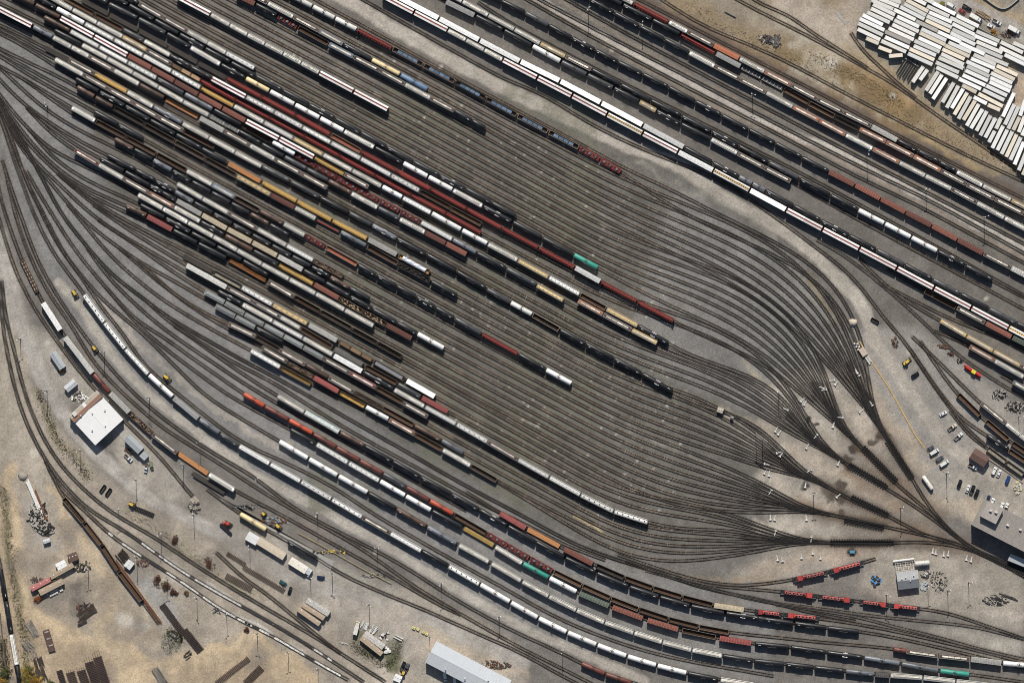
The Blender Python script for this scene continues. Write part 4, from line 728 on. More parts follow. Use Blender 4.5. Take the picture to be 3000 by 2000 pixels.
def t_flat(root, c, L, v):
    h = W/2-.05; col = {'o':pm('o'),'k':pm('k'),'n':pm('n','rust'),'l':pm('d'),'r':pm('k'),'d':RUST_M}[c]
    part('deck', MB().box(0, 0, 1.1, L-.7, h*2, .22), UNDER_M if c != 'o' else col, root); chassis(root, L)
    b = MB(); n = int(L/.55)
    for i in range(n): b.box(-L/2+.6+i*(L-1.2)/(n-1), 0, 1.32, .42, h*2-.1, .06)
    part('deck_planks', b, {'o':mat('new_deck_timber', (.45,.22,.085), .85, var=.25, rnd=.2, scale=2, damt=.5, dirt=(.22,.09,.04)),'l':mat('grey_deck_timber', (.15,.145,.14), .9, var=.3, scale=2)}.get(c, mat('dark_deck_timber', (.050,.042,.036), .9, var=.4, scale=2)), root)
    if c == 'r':
        for sy in (-.8, -.35): part('pipe', MB().cyl((-L/2+1,sy*-1,1.65), (L/2-1,sy*-1,1.65), .25, 10), pm('r'), root)
    if c == 'n':
        R = random.Random(v); 
        for k in range(3): part('timber_stack', MB().box(-L/3+k*L/3, 0, 1.39, L/3.4, 2.2, R.uniform(.6,1.2)), mat('stacked_timber', (.26,.17,.10), .9, var=.3, scale=4, rnd=.4), root)
    if c == 'd':
        for i in range(17):
            for y in (-.7, .7): part('frog_casting', MB().cyl((-L/2+1.2+i*(L-2.4)/16, y, 1.38), (-L/2+1.2+i*(L-2.4)/16, y, 1.75), .36, 8), mat('tan_drum', (.40,.32,.24), .8) if i % 2 else RUST_M, root)
    if c == 'l':
        R = random.Random(v)
        for k in range(6): part('steel_frame', MB().bar((-L/2+1.5+k*(L-3)/5,-1.2,1.5), (-L/2+1.5+k*(L-3)/5+R.uniform(-.4,.4),1.2,1.5+R.uniform(0,.8)), .3), mat('galvanised_beam', (.45,.45,.44), .5, .3), root)
def t_coil(root, c, L, v):
    col = mat('coil_frame_red', (.26,.035,.03), .75, 0, .2, rnd=.25, damt=.5, dirt=(.10,.02,.015)); h = W/2; b = MB()
    for sy in (-1, 1): b.box(0, sy*(h-.15), 1.1, L-.8, .28, .75)
    for k in range(7): b.box(-L/2+.7+k*(L-1.4)/6, 0, 1.1, .35, W, .95)
    part('frame', b, col, root); chassis(root, L, L/2-1.9)
    part('trough', MB().box(0, 0, 1.05, L-1, 1.8, .15), mat('trough_rust', (.20,.10,.07), .9, var=.3), root)
    for k in range(3):
        x = -L*.30+k*L*.30; part('steel_coil', MB().cyl((x,-.62,1.95), (x,.62,1.95), .78, 18), mat('coil_steel', (.22,.23,.26), .35, .55, rnd=.2), root)
        part('chock', MB().box(x-1.05, 0, 1.2, .2, 1.9, .45), col, root); part('chock', MB().box(x+1.05, 0, 1.2, .2, 1.9, .45), col, root)
def t_open(root, c, L, v):
    h = W/2; H = 3.6; b = MB()
    for sy in (-1, 1): b.box(0, sy*(h-.07), 1.6, L-.8, .14, H-1.6)
    for sx in (-1, 1): b.box(sx*(L/2-.47), 0, 1.6, .14, W-.3, H-1.6)
    part('body', b, pm('d'), root); chassis(root, L)
    R = random.Random(v); rings = []
    for i in range(13):
        x = -L/2+.6+i*(L-1.2)/12; a = .25*math.sin(i*1.7+v)+(.3 if 0 < i < 12 else -.3)
        rings.append([(x,y,z) for y, z in ((-h+.15,1.5),(-h+.15,H-.35),(-.5,H-.2+a),(.5,H-.2+a),(h-.15,H-.35),(h-.15,1.5))])
    part('load', MB().loft(rings), mat('grey_covered_load', (.21,.225,.225), .8, var=.12, rnd=.2, damt=.3, dirt=(.12,.12,.11)), root, True)
    r = MB()
    for sy in (-1, 1): r.box(0, sy*(h-.07), H, L-.7, .2, .09)
    for sx in (-1, 1): r.box(sx*(L/2-.47), 0, H+.003, .2, W-.22, .09)
    part('top_rail', r, mat('top_rail_pale', (.46,.45,.42), .6), root)
def t_lumber(root, c, L, v):
    part('deck', MB().box(0, 0, 1.1, L-.7, 2.8, .25), UNDER_M, root); chassis(root, L)
    m = mat('lumber_yellow', (.58,.40,.13), .8, var=.2) if c == 'c' else mat('orange_steel_poles', (.46,.19,.055), .7, var=.25, damt=.4, dirt=(.2,.08,.03))
    R = random.Random(3)
    for i in range(8):
        y = -1.15+.33*i; part('pole' if c != 'c' else 'lumber_row', MB().bar((-L/2+.8,y+R.uniform(-.25,.25)*(c != 'c'),1.7+.3*(i%2)), (L/2-.9,y+R.uniform(-.25,.25)*(c != 'c'),1.7+.3*(i%2)), .25), m, root)
    for k in range(5): part('strap', MB().box(-L*.4+k*L*.2, 0, 1.35, .16, 2.8, 1.0), m if c == 'c' else RUST_M, root)
def t_shiny(root, c, L, v):
    t_gond(root, 'y', L, v); part('wrapped_load', MB().loft([[(x,y,z) for y, z in ((-1.2,1.5),(-1.2,3.0+a),(-.4,3.3),(.5,3.1+a),(1.2,2.9),(1.2,1.5))] for x, a in [(-L*.36+L*.72*i/9, .12*math.sin(i*2.3)) for i in range(10)]]), mat('silver_wrap', (.62,.66,.72), .3, .5, .25, scale=3), root)
def t_loco(root, c, L, v):
    red = mat('locomotive_red', (.36,.040,.036), .5, 0, .15, rnd=.25, damt=.4, dirt=(.35,.16,.13)); dk = mat('locomotive_black', (.018,.018,.02), .5); f = 1 if v % 2 else -1
    chassis(root, L, L/2-3.6)
    part('walkway', MB().box(0, 0, 1.3, L-.6, 3.0, .18), dk, root)
    part('fuel_tank', MB().box(0, 0, .5, 5, 2.6, .8), dk, root)
    hood = part('long_hood', MB().loft([[(x,y,z) for y, z in ((-.95,1.48),(-.95,4.05),(-.6,4.3),(.6,4.3),(.95,4.05),(.95,1.48))] for x in sorted((-f*(L/2-2.6), f*(L/2-6.2)))]), red, root)
    part('short_hood', MB().box(f*(L/2-2.1), 0, 1.48, 1.6, 1.7, 1.5, taper=.9), dk, root)
    cab = part('cab', MB().box(f*(L/2-4.4), 0, 1.48, 3.2, 2.95, 2.75, taper=.97), red, root)
    part('windscreen', MB().box(f*(L/2-2.78), 0, 3.1, .06, 2.2, .7), mat('dark_glass', (.02,.025,.03), .15), cab)
    for i in range(5):
        x = -f*(L/2-3.7-i*2.0); part('radiator_fan', MB().cyl((x,0,4.25), (x,0,4.42), .80, 16), mat('fan_ring', (.42,.17,.15), .5), hood); part('fan_grille', MB().cyl((x,0,4.40), (x,0,4.45), .58, 16), BLACK_M, hood)
    part('exhaust', MB().box(f*(L/2-7.6), 0, 4.3, 1.2, .9, .25), BLACK_M, hood)
    g = MB()
    for sy in (-1, 1):
        g.bar((-L/2+.7,sy*1.42,2.5), (L/2-.7,sy*1.42,2.5), .07)
        for i in range(9): g.bar((-L/2+.8+i*(L-1.6)/8,sy*1.42,1.45), (-L/2+.8+i*(L-1.6)/8,sy*1.42,2.5), .06)
    part('handrail', g, mat('handrail_white', (.6,.58,.55), .6), root)
NOM = {'T':18.2,'H':15.6,'D':18.0,'A':21.5,'B':15.0,'G':18,'C':21.5,'F':17,'Q':12.5,'O':11.8,'P':18,'L':20,'M':21}
KIND = {'T':('tank_car','tank car'),'H':('covered_hopper','covered hopper'),'D':('covered_hopper','covered hopper with round hatches'),'A':('auto_carrier','auto carrier'),'B':('boxcar','boxcar'),'G':('gondola','gondola'),
        'C':('centre_beam_flatcar','centre-beam flatcar'),'F':('flatcar','flatcar'),'Q':('coil_car','coil car'),'O':('open_hopper','open hopper'),'P':('gondola','pipe gondola'),'L':('flatcar','flatcar'),'M':('locomotive','locomotive')}
CAT = {'T':'tank car','H':'hopper car','D':'hopper car','A':'auto carrier','B':'boxcar','G':'gondola','C':'flatcar','F':'flatcar','Q':'coil car','O':'hopper car','P':'gondola','L':'flatcar','M':'locomotive'}
GLOAD = {'Gc':('k','c'),'Gs':('n','s'),'Gl':('n','l'),'Gp':('n','p'),'Gw':('k','w'),'Pb':('k','b')}
def look(code):
    t = code[0]; c = code[1]; sz = code[2:]
    n = {'Hn':'brown covered hopper','Hr':'red-brown covered hopper','Ho':'orange-brown covered hopper','Aw':'white-roofed auto carrier with red stripe','Ay':'white-roofed auto carrier with yellow stripe',
         'Gn':'empty rusty gondola','Gk':'empty black gondola','Gy':'yellow-floored gondola','Gt':'tan-floored gondola','Gr':'rust-red gondola','Gc':'coal-filled gondola','Gs':'scrap-filled gondola','Gl':'gondola full of tan rolls','Gp':'gondola of long pipes',
         'Gw':'black flat loaded with wheelsets','Pb':'black gondola of blue pipes','Ps':'yellow gondola with silver-wrapped load','Fk':'empty black flatcar','Fn':'flatcar of stacked timber','Fo':'orange timber-decked flatcar','Fl':'grey flatcar of steel frames','Fr':'black flatcar with red pipes','Fd':'rusty flatcar of round castings',
         'Qr':'red coil car','Og':'grey loaded open hopper','Lo':'flatcar of orange poles','Lc':'flatcar of yellow lumber','Cw':'centre-beam flatcar of wrapped lumber','Mr':'red locomotive','Bw':'plain white boxcar'}.get(code[:2]) or f"{CN[c]} {KIND[t][1]}"
    if 'x' in sz: n = 'long '+n
    if 's' in sz and t != 'Q': n = 'short '+n
    return n
PROTO = {}
def proto(code, v):
    t, c, sz = code[0], code[1], code[2:]
    nv = {'T':6,'D':3,'G':2,'O':3,'M':2,'F':2}.get(t, 1); v = v % nv; key = (code, v)
    if key in PROTO: return PROTO[key], True
    L = NOM[t]*(.70 if 's' in sz else 1.0)
    if t == 'B' and 'x' in sz: L = 24.5
    if t == 'T' and 's' in sz: L = 12.6
    if t == 'B' and 's' in sz: L = 10
    root = thing(KIND[t][0], 'x', CAT[t])
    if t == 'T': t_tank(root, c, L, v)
    elif t == 'H': t_hopper(root, c, L, v)
    elif t == 'D': t_dothopper(root, c, L, v)
    elif t == 'A': t_autorack(root, c, L, v)
    elif t == 'B': t_box(root, c, L, v, 'x' in sz or code == 'Bw')
    elif code in GLOAD: t_gond(root, GLOAD[code][0], L, v, GLOAD[code][1])
    elif code == 'Ps': t_shiny(root, c, L, v)
    elif t == 'G': t_gond(root, c, L, v)
    elif t == 'C': t_center(root, c, L, v)
    elif t == 'F': t_flat(root, c, L, v)
    elif t == 'Q': t_coil(root, c, L, v)
    elif t == 'O': t_open(root, c, L, v)
    elif t == 'L': t_lumber(root, c, L, v)
    elif t == 'M': t_loco(root, c, L, v)
    root['nominal'] = L; family(root); PROTO[key] = root; return root, False
ORD = 'zeroth first second third fourth fifth sixth seventh eighth ninth tenth eleventh twelfth thirteenth fourteenth fifteenth sixteenth seventeenth eighteenth nineteenth twentieth'.split() + [f'{q}th' for q in range(21, 60)]
PLACED = []                                   # (root, code, key, index, x px, y px)
vi = 0
for key, (pts, cars) in CARS.items():
    if not cars: continue
    P = TRK[key]; s = arc(P); seq = []
    for a, b, run in cars:
        sa, sb = project(P, s, np.array(pts[a])), project(P, s, np.array(pts[b]))
        w = [NOM[c[0]]*(.7 if 's' in c[2:] else 1) for c in run]; q = sa
        for c, ww in zip(run, w): l = (sb-sa)*ww/sum(w); seq.append((c, q, q+l)); q += l
    for i, (c, q0, q1) in enumerate(seq):
        Lm = (q1-q0)*S; x_b = min(3.2/S, (q1-q0)*.3); A = on(P, s, q0+x_b); B = on(P, s, q1-x_b); m = (on(P, s, (q0+q1)/2)*2+A+B)/4
        m = (A+B)/2
        if not (-70 < m[0] < 3070 and -60 < m[1] < 2060): continue
        vi += 1; r, old = proto(c, vi*7//3); x, y = world(m); ax, ay = world(A); bx, by = world(B); rz = math.atan2(by-ay, bx-ax)
        if random.random() < .5 and c[0] != 'M': rz += math.pi
        if old: r = dup(r, (x,y,0), rz)
        else: r.location = (x,y,0); r.rotation_euler = (0,0,rz)
        k = max(.72, min(1.35, Lm/(r['nominal']+.0))); r.scale = (k*.985, 1, 1); PLACED.append([r, c, key, i, m[0], m[1]])
# labels: what the car is, and what it is coupled between
by = {}
for p in PLACED: by.setdefault(p[2], []).append(p)
def region(x, y):
    v = 'top' if y < 667 else 'middle' if y < 1333 else 'bottom'; h = 'left' if x < 1000 else 'centre' if x < 2000 else 'right'
    return f"{v} {h}"
def short(c):
    t = look(c); return {'white-roofed auto carrier with red stripe':'red-striped auto carrier','white-roofed auto carrier with yellow stripe':'yellow-striped auto carrier','yellow gondola with silver-wrapped load':'silver load','black flat loaded with wheelsets':'wheelset flat','centre-beam flatcar of wrapped lumber':'wrapped lumber'}.get(t, t.replace(' covered hopper with round hatches',' round-hatch hopper').replace('covered hopper','hopper').replace(' centre-beam flatcar',' flatcar').replace('light grey','pale').replace('dark grey','dark'))
cand = []
for key, seq in by.items():
    i = 0; n = len(seq)
    while i < n:
        j = i
        while j+1 < n and seq[j+1][1] == seq[i][1]: j += 1
        L0 = short(seq[i-1][1]) if i else None; R0 = short(seq[j+1][1]) if j+1 < n else None; me = look(seq[i][1])
        for k in range(i, j+1):
            m, N = k-i+1, j-i+1
            base = me if N == 1 else f"{ORD[m]} of {N} {me}s" if N > 2 else f"{'upper' if m == 1 else 'lower'} of two {me}s"
            if L0 and R0: t = f"{base} between {L0} and {R0}"
            elif R0: t = f"{base} above {R0}"
            elif L0: t = f"{base}, last below {L0}"
            else: t = f"{base} alone on its track"
            cand.append([seq[k], base, t, L0, R0, key, k])
        i = j+1
def settle(idx, texts):
    cnt = {}
    for i in idx: cnt.setdefault(texts[i], []).append(i)
    return cnt
texts = [c[2] for c in cand]
for grp in [g for g in settle(range(len(cand)), texts).values() if len(g) > 1]:
    for i in grp: texts[i] = cand[i][2]+f", {region(cand[i][0][4], cand[i][0][5])} of photo"
for grp in [g for g in settle(range(len(cand)), texts).values() if len(g) > 1]:
    grp.sort(key=lambda i: (cand[i][0][5]-cand[i][0][4]*.55)); n = len(grp)
    for q, i in enumerate(grp): texts[i] = f"{ORD[q+1]} highest row: "+texts[i]
def nw(t): return len(re.findall(r"[A-Za-z0-9']+", t))
def clip(t):
    for a, b in ((' of photo', ''), ('white-roofed auto', 'auto'), ('centre-beam ', ''), ('covered ', ''), ('short ', ''), ('round-hatch ', 'dotted '), ('with round hatches', 'with hatches')):
        if nw(t) > 16: t = t.replace(a, b)
    w = t.split()
    while nw(' '.join(w)) > 16: w.pop()
    return ' '.join(w)
seen = {}
for i, c in enumerate(cand):
    t = clip(texts[i])
    n = 2
    while t in seen and n < 40: t = clip(f"{ORD[n]} such "+texts[i]); n += 1
    seen[t] = 1
    o = c[0][0]; o['label'] = t; o['group'] = CAT[c[0][1][0]]+'s standing on the yard tracks'
for p in PLACED:
    if 'nominal' in p[0]: del p[0]['nominal']
# ---------------------------------------------------------------- buildings and everything else in the yard
ROOFW = mat('white_roof_sheet', (.70,.70,.69), .6, 0, .05, damt=.15, dirt=(.5,.48,.45)); ROOFG = mat('grey_roof_sheet', (.36,.385,.40), .55, .1, .08, damt=.3, dirt=(.28,.28,.28))
ROOFL = mat('pale_metal_roof', (.56,.585,.61), .5, .1, .06, damt=.25, dirt=(.42,.42,.42)); ROOFB = mat('brown_metal_roof', (.13,.075,.060), .7, 0, .12, damt=.3); ROOFT = mat('tan_roof_felt', (.37,.29,.21), .9, 0, .12, damt=.3, dirt=(.25,.19,.14))
WALL = mat('painted_wall', (.45,.43,.40), .8); WALLB = mat('brown_wall', (.22,.15,.12), .8); GLASS = mat('window_glass', (.03,.04,.05), .1); STEELW = mat('white_steel', (.66,.65,.62), .6, damt=.3, dirt=(.35,.28,.22)); CONC = mat('concrete', (.36,.345,.32), .9, 0, .12, damt=.4, dirt=(.26,.24,.22))
DARKJ = mat('dark_scrap', (.045,.040,.038), .85, 0, .4, rnd=.4, scale=3); JUNKW = mat('pale_scrap', (.36,.34,.30), .85, 0, .4, scale=3, damt=.7, dirt=(.16,.14,.12)); TIMB = mat('old_timber', (.055,.042,.034), .9, 0, .35, rnd=.3, scale=3); YEL = mat('yellow_paint', (.62,.42,.06), .6, 0, .12, damt=.3); PINK = mat('faded_red_roof', (.42,.15,.14), .7, 0, .1, damt=.3)
TYRE = mat('tyre', (.015,.015,.015), .9)
def px(v): return v/3*S
def rect(tok, ln, wd, deg):
    x, y = at(tok); return x, y, px(ln), px(wd), ang(deg)
def building(name, label, cat, tok, ln, wd, deg, h, roof, wall=WALL, rise=.0, ribs=0., vents=0, doors=1, eave=.25, roofs2=None, group=None):
    x, y, L, D, r = rect(tok, ln, wd, deg); t = thing(name, label, cat, (x,y), r, group); R = random.Random(int(ln*7+wd))
    part('wall', MB().box(0, 0, -.2, L-2*eave, D-2*eave, h+.2), wall, t)
    def slope(sy):
        return MB().loft([[(xx, q, z) for q, z in ((0,h+rise),(0,h+rise+.18),(sy*D/2,h+.20),(sy*D/2,h+.02))] for xx in (-L/2, L/2)])
    for sy, m in ((1, roof), (-1, roofs2 or roof)):
        q = part('roof', slope(sy), m, t)
        if ribs:
            b = MB(); n = int(L/ribs)
            for i in range(1, n):
                xx = -L/2+i*L/n; b.bar((xx,0.12*sy,h+rise+.20), (xx,sy*(D/2-.05),h+.23), .10, .10)
            part('roof_seam', b, m, q)
    part('ridge_cap', MB().box(0, 0, h+rise+.17, L+.02, .4, .08), roof, t)
    for i in range(doors): d = part('door', MB().box(-L*.3+i*L*.25, -D/2+eave-.03, 0, 1.6, .1, 2.3), WALLB, t)
    for i in range(max(1, int(L/6))): w = part('window', MB().box(-L/2+2+i*5.5, D/2-eave+.03, h*.4, 1.3, .08, 1.0), GLASS, t)
    for i in range(vents):
        v = part('roof_vent', MB().cyl((R.uniform(-L*.4,L*.4),R.uniform(-D*.35,D*.35),h+.1), (0,0,0), .1) if False else MB().cyl((0,0,h), (0,0,h+rise+1.0), .28, 10).box(0, 0, h+rise+.95, .8, .8, .15), STEELW, t); v.location.x = -L*.38+L*.76*(i+.5)/vents; v.location.y = R.uniform(-D*.35, D*.35)
    return t
b = building('workshop', 'white-roofed workshop with brown band beside the service road', 'building', 'I852,702', 345, 335, 47.5, 5.5, ROOFW, vents=5, rise=.9, doors=2)
part('roof_band', MB().box(-px(115), 0, 5.5, px(38), px(336), 1.25), mat('brown_roof_band', (.24,.135,.095), .8), b); part('parapet', MB().box(-px(152), 0, 5.2, px(36), px(330), 1.3), mat('tan_parapet', (.46,.40,.33), .8), b)
part('rooftop_unit', MB().box(-px(150), -px(115), 6.5, 2.6, 2.2, 1.1), STEELW, b)
building('shed', 'grey ribbed shed at the head of the service lane', 'shed', 'I512,198', 166, 66, 56, 3.2, ROOFG, rise=.5, ribs=1.2)
building('shed', 'pale ribbed hut turned across the lane above the workshop', 'shed', 'I626,420', 112, 62, -40, 3.0, ROOFL, rise=.4, ribs=1.2)
building('shed', 'flat grey canopy shed joined by slabs below the white workshop', 'shed', 'I1182,932', 172, 76, 44, 4.2, ROOFG, rise=.15)
building('shed', 'small square grey lean-to beside parked pickup trucks', 'shed', 'I1270,1036', 62, 60, 44, 3, ROOFG)
building('warehouse', 'long pale metal warehouse with parked vans at the bottom edge', 'building', 'N1918,1458', 745, 210, 27.6, 6.5, ROOFL, rise=1.1, ribs=1.6, vents=3, doors=3, roofs2=mat('shaded_metal_roof', (.49,.51,.53), .5, .1, .06, damt=.3, dirt=(.38,.38,.38)))  # slope away from the sun: darker roof copy, shade put into its colour
b = building('signal_cabin', 'brown-roofed cabin beside the parking area', 'building', 'L1955,1050', 150, 104, 33, 4.5, ROOFB, WALLB, rise=.6, ribs=.9)
b = thing('office_block', 'large flat tan-roofed office at the right edge casting long shade', 'building', at('P1262,115'), ang(27))
part('wall', MB().box(0, 0, 0, 41, 17, 10), WALL, b); part('roof', MB().box(0, 0, 10, 41.4, 17.4, .5), mat('gravel_flat_roof', (.33,.30,.275), .95, 0, .1, damt=.3), b)
part('tower_wall', MB().box(-14.2, 3.4, 0, 10, 10, 14.0), WALL, b); part('tower_roof', MB().box(-14.2, 3.4, 14.0, 10.3, 10.3, .5), mat('gravel_flat_roof', (.33,.30,.275)), b)
for i, (x, y) in enumerate(((-15.5,4),(-12.2,4.6),(-2,1),(6,2),(12,-3),(14,-2.6))): part('rooftop_unit', MB().box(x, y, 14.5 if i < 2 else 10.5, 1.5, 1.1, 1.2).box(x, y, 15.7 if i < 2 else 11.7, .8, .8, .3), STEELW, b)
for i in range(6): part('window', MB().box(-18+i*6.4, -8.55, 3+3*(i%2), 2.2, .1, 1.4), GLASS, b)
b = thing('roof_frame', 'low grey canopy in the shade of the office block', 'canopy', at('P1315,282'), ang(22)); part('roof', MB().box(0, 0, 3.2, 13, 4.4, .25), ROOFG, b)
for sx in (-1, 1):
    for sy in (-1, 1): part('post', MB().box(sx*6.2, sy*2, 0, .2, .2, 3.2), STEELW, b)
# substation
k7 = 1/1.7132*S
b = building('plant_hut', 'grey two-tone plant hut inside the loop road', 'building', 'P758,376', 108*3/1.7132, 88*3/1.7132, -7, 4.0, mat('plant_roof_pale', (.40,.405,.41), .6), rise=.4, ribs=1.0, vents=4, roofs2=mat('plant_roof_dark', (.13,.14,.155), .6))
b = thing('pipe_rack', 'white steel pipe rack behind the plant hut', 'pipe rack', at('P740,300'), ang(-7))
for i in range(8): part('beam', MB().box(-5.2+i*1.5, -1.2, 1.6, .16, 5, .2), STEELW, b)
for y in (-3.4, -1.2, 1.2): part('rail', MB().box(0, y, 1.8, 11.4, .16, .22), STEELW, b)
part('header_pipe', MB().cyl((-6.4,2.6,1.5), (6.4,2.6,1.5), .62, 14), STEELW, b)
for sx in (-1, 1):
    for sy in (-3.2, 1.2): part('post', MB().box(sx*5.2, sy, 0, .18, .18, 1.7), STEELW, b)
def vessel(label, tok, ln, r, deg, m, cat='tank'):
    x, y = at(tok); t = thing('storage_tank', label, cat, (x,y), ang(deg)); l = ln/2
    part('shell', MB().cyl((-l+r*.4,0,r+.6), (l-r*.4,0,r+.6), r, 20, dome=.5), m, t, True)
    for s in (-1, 1): part('saddle', MB().box(s*l*.55, 0, 0, .4, r*1.6, 1.0), CONC, t)
    part('valve', MB().cyl((0,0,2*r+.5), (0,0,2*r+.95), .18, 8), WALL, t)
vessel('white cylindrical tank beside the plant hut', 'P831,294', 78*k7, 1.55, -5, STEELW)
vessel('white propane tank at the end of the parking area', 'L1502,1272', 9.8, 1.25, 55, mat('propane_white', (.70,.67,.60), .5))
# house trailers and site cabins
def cabin(label, tok, ln, wd, deg, roof, h=3.1, name='site_cabin', ribs=0, wall=WALL, group=None, fit=True):
    x, y, L, D, r = rect(tok, ln, wd, deg); t = thing(name, label, 'cabin', (x,y), r, group)
    part('wall', MB().box(0, 0, .6, L-.2, D-.2, h-.6), wall, t); part('roof', MB().loft([[(xx,q,z) for q, z in ((-D/2,h),(-D/2,h+.08),(0,h+.2),(D/2,h+.08),(D/2,h))] for xx in (-L/2, L/2)]), roof, t)
    if ribs:
        b = MB(); n = int(L/ribs)
        for i in range(n+1): b.box(-L/2+.1+i*(L-.2)/n, 0, h+.05, .12, D-.1, .18)
        part('roof_rib', b, mat('cabin_rib', (.40,.35,.28), .8), t)
    if fit:
        for i in range(2): part('wheel', MB().cyl((-.6+i*1.1,-D/2+.1,.45), (-.6+i*1.1,D/2-.1,.45), .45, 10), TYRE, t)
    part('door', MB().box(L*.2, -D/2+.08, .7, 1, .1, 2), WALLB, t); part('window', MB().box(-L*.2, -D/2+.08, 1.6, 1.2, .1, .8), GLASS, t)
    for i in range(3): part('roof_unit', MB().box(-L*.35+i*L*.35, D*.1, h+.1, .7, .6, .35), STEELW, t)
    return t
cabin('faded red-roofed trailer in the scrap yard', 'M362,697', 190, 46, -28, PINK)
cabin('tan-roofed trailer end to end with red one', 'M548,582', 228, 46, -29, ROOFT)
cabin('tan-roofed trailer above the rows of white pallets', 'M455,722', 232, 55, -27, ROOFT)
cabin('small white square hut behind the tan-roofed trailer', 'M545,532', 90, 68, -28, ROOFW, fit=False)
cabin('brown square shed at the top of the scrap yard', 'M646,460', 84, 72, -22, ROOFB, wall=WALLB, fit=False)
cabin('pale patched trailer nearest the rails of three side by side', 'N597,897', 232, 54, 32, mat('patched_roof', (.42,.40,.37), .8, var=.3, damt=.6, dirt=(.62,.6,.57)))
cabin('brown-roofed trailer in the middle of three side by side', 'N555,936', 232, 44, 32, ROOFT)
cabin('brown-roofed trailer with white ends, outermost of three', 'N518,980', 236, 44, 35, ROOFT)
cabin('grey patched trailer among weeds beside white beams', 'N1090,1188', 210, 54, 36, mat('patched_roof', (.42,.40,.37)))
cabin('brown-roofed trailer among weeds beside grey patched one', 'N1068,1238', 236, 46, 38, ROOFT)
cabin('cream ribbed container cabin beside the concrete loading pad', 'N190,385', 272, 70, 32, mat('cream_container_roof', (.52,.44,.34), .7), ribs=1.1)
cabin('white square-ended cabin uphill of cream ribbed container', 'N22,295', 108, 82, 30, ROOFW)
cabin('long white box trailer coupled to pale blue cab', 'N425,532', 172, 70, 32, mat('white_trailer_roof', (.66,.62,.54), .6))
cabin('pale blue cab at the end of white box trailer', 'N512,583', 56, 58, 32, ROOFL, 2.7)
cabin('plain white container beside the long string of gondolas', 'M1138,526', 72, 66, -52, ROOFW, 2.6, fit=False)
cabin('small pale shed below the white junk row', 'M414,318', 62, 36, -18, ROOFL, 2.4, fit=False)
cabin('white square shed beside the black pickup at bottom', 'N1298,1522', 66, 62, 25, ROOFW, 2.6, fit=False)
cabin('tan equipment shelter on the pale strip within the bowl', 'K1880,635', 54, 46, 20, mat('tan_shelter_roof', (.42,.36,.28), .8), 3.0, fit=False)
cabin('small dark instrument box on the pale strip', 'K1982,700', 24, 26, 20, mat('dark_box_roof', (.12,.12,.125), .7), 2.2, fit=False)
# slabs and pads
def slab(name, label, poly, z, m, cat='slab'):
    P = [at(t) for t in poly.split()]; c = (sum(p[0] for p in P)/len(P), sum(p[1] for p in P)/len(P)); b = MB(); n = len(P)
    if sum((P[i][0]*P[(i+1)%n][1]-P[(i+1)%n][0]*P[i][1]) for i in range(n)) < 0: P.reverse()
    b.loft([[(p[0]-c[0], p[1]-c[1], zz) for p in P] for zz in (-.3, z)]); o = link(name, b.mesh(name, m)); o.location = (c[0], c[1], 0); return tag(o, kind='structure')
slab('concrete_pad', '', 'I1920,1390 N-250,-30 N740,500 N700,585', .10, CONC)
slab('concrete_pad', '', 'I1010,800 I1050,770 I1125,850 I1090,905', .12, CONC)
slab('concrete_pad', '', 'N1600,1170 N1632,1190 N1590,1290 N1535,1255', .12, mat('tan_concrete', (.50,.41,.33), .9))
slab('concrete_pad', '', 'D682,100 D700,92 D800,205 D775,220', .10, CONC)
# poles
def mast(tok, h, i):
    x, y = at(tok); t = thing('light_mast', 'x', 'light mast', (x,y), 0)
    part('pole', MB().cyl((0,0,0), (0,0,h), .22, 8, .12), mat('mast_steel', (.12,.12,.125), .6, .3), t); part('base', MB().cyl((0,0,-.1), (0,0,.35), .55, 10), CONC, t)
    part('crossarm', MB().box(0, 0, h-.15, 2.4, .16, .16), mat('mast_steel', (.12,.12,.125)), t)
    for s in (-1, 1): part('lamp_head', MB().box(s*1.1, -.1, h-.1, .7, .5, .3), STEELW if i % 3 else YEL, t)
    return t
proto_m = None
near = {'A':'the left throat','I':'the curved service road','M':'the scrap yard','N':'the southern access road','C':'the upper pale road','D':'the upper pale road','H':'the upper right tracks','L':'the right-hand ladder','P':'the loop road','O':'the bottom tracks'}
cnt = {}
for i, tok in enumerate(POLES):
    if proto_m is None: proto_m = mast(tok, 14.0, 1); family(proto_m); m = proto_m
    else: m = dup(proto_m, at(tok), random.uniform(0, 3)); m.scale = (1,1,random.uniform(.85,1.12))
    l = tok[0]; cnt[l] = cnt.get(l, 0)+1; m['group'] = 'light masts of the yard'
    m['label'] = f"tall steel light mast by {near[l]}, {ORD[cnt[l]]} counted there"
fx = sorted([o for o in COL.objects if o.name.startswith('light_mast')], key=lambda o: o.location.x)
for i, o in enumerate(fx):
    w = o['label'].split(' by ')[1].split(',')[0]; same = [q for q in fx if f" by {w}," in q['label']]; o['label'] = f"tall light mast by {w}, {ORD[same.index(o)+1]} from left of {len(same)}, x" [:-3]
# gantry on the ladder
t = thing('sign_gantry', 'tall two-legged sign gantry across the ladder tracks', 'gantry', at('L-5,840'), ang(-40 if False else 36))
for s in (0, 1): part('post', MB().box(s*4.6, 0, 0, .22, .22, 17), mat('mast_steel', (.12,.12,.125)), t)
part('crossbeam', MB().box(3.2, 0, 16.5, 8.5, .25, .3), JUNKW, t); part('walkway', MB().box(3.4, -.5, 16.5, 8.2, .5, .08), GRATE_M, t)
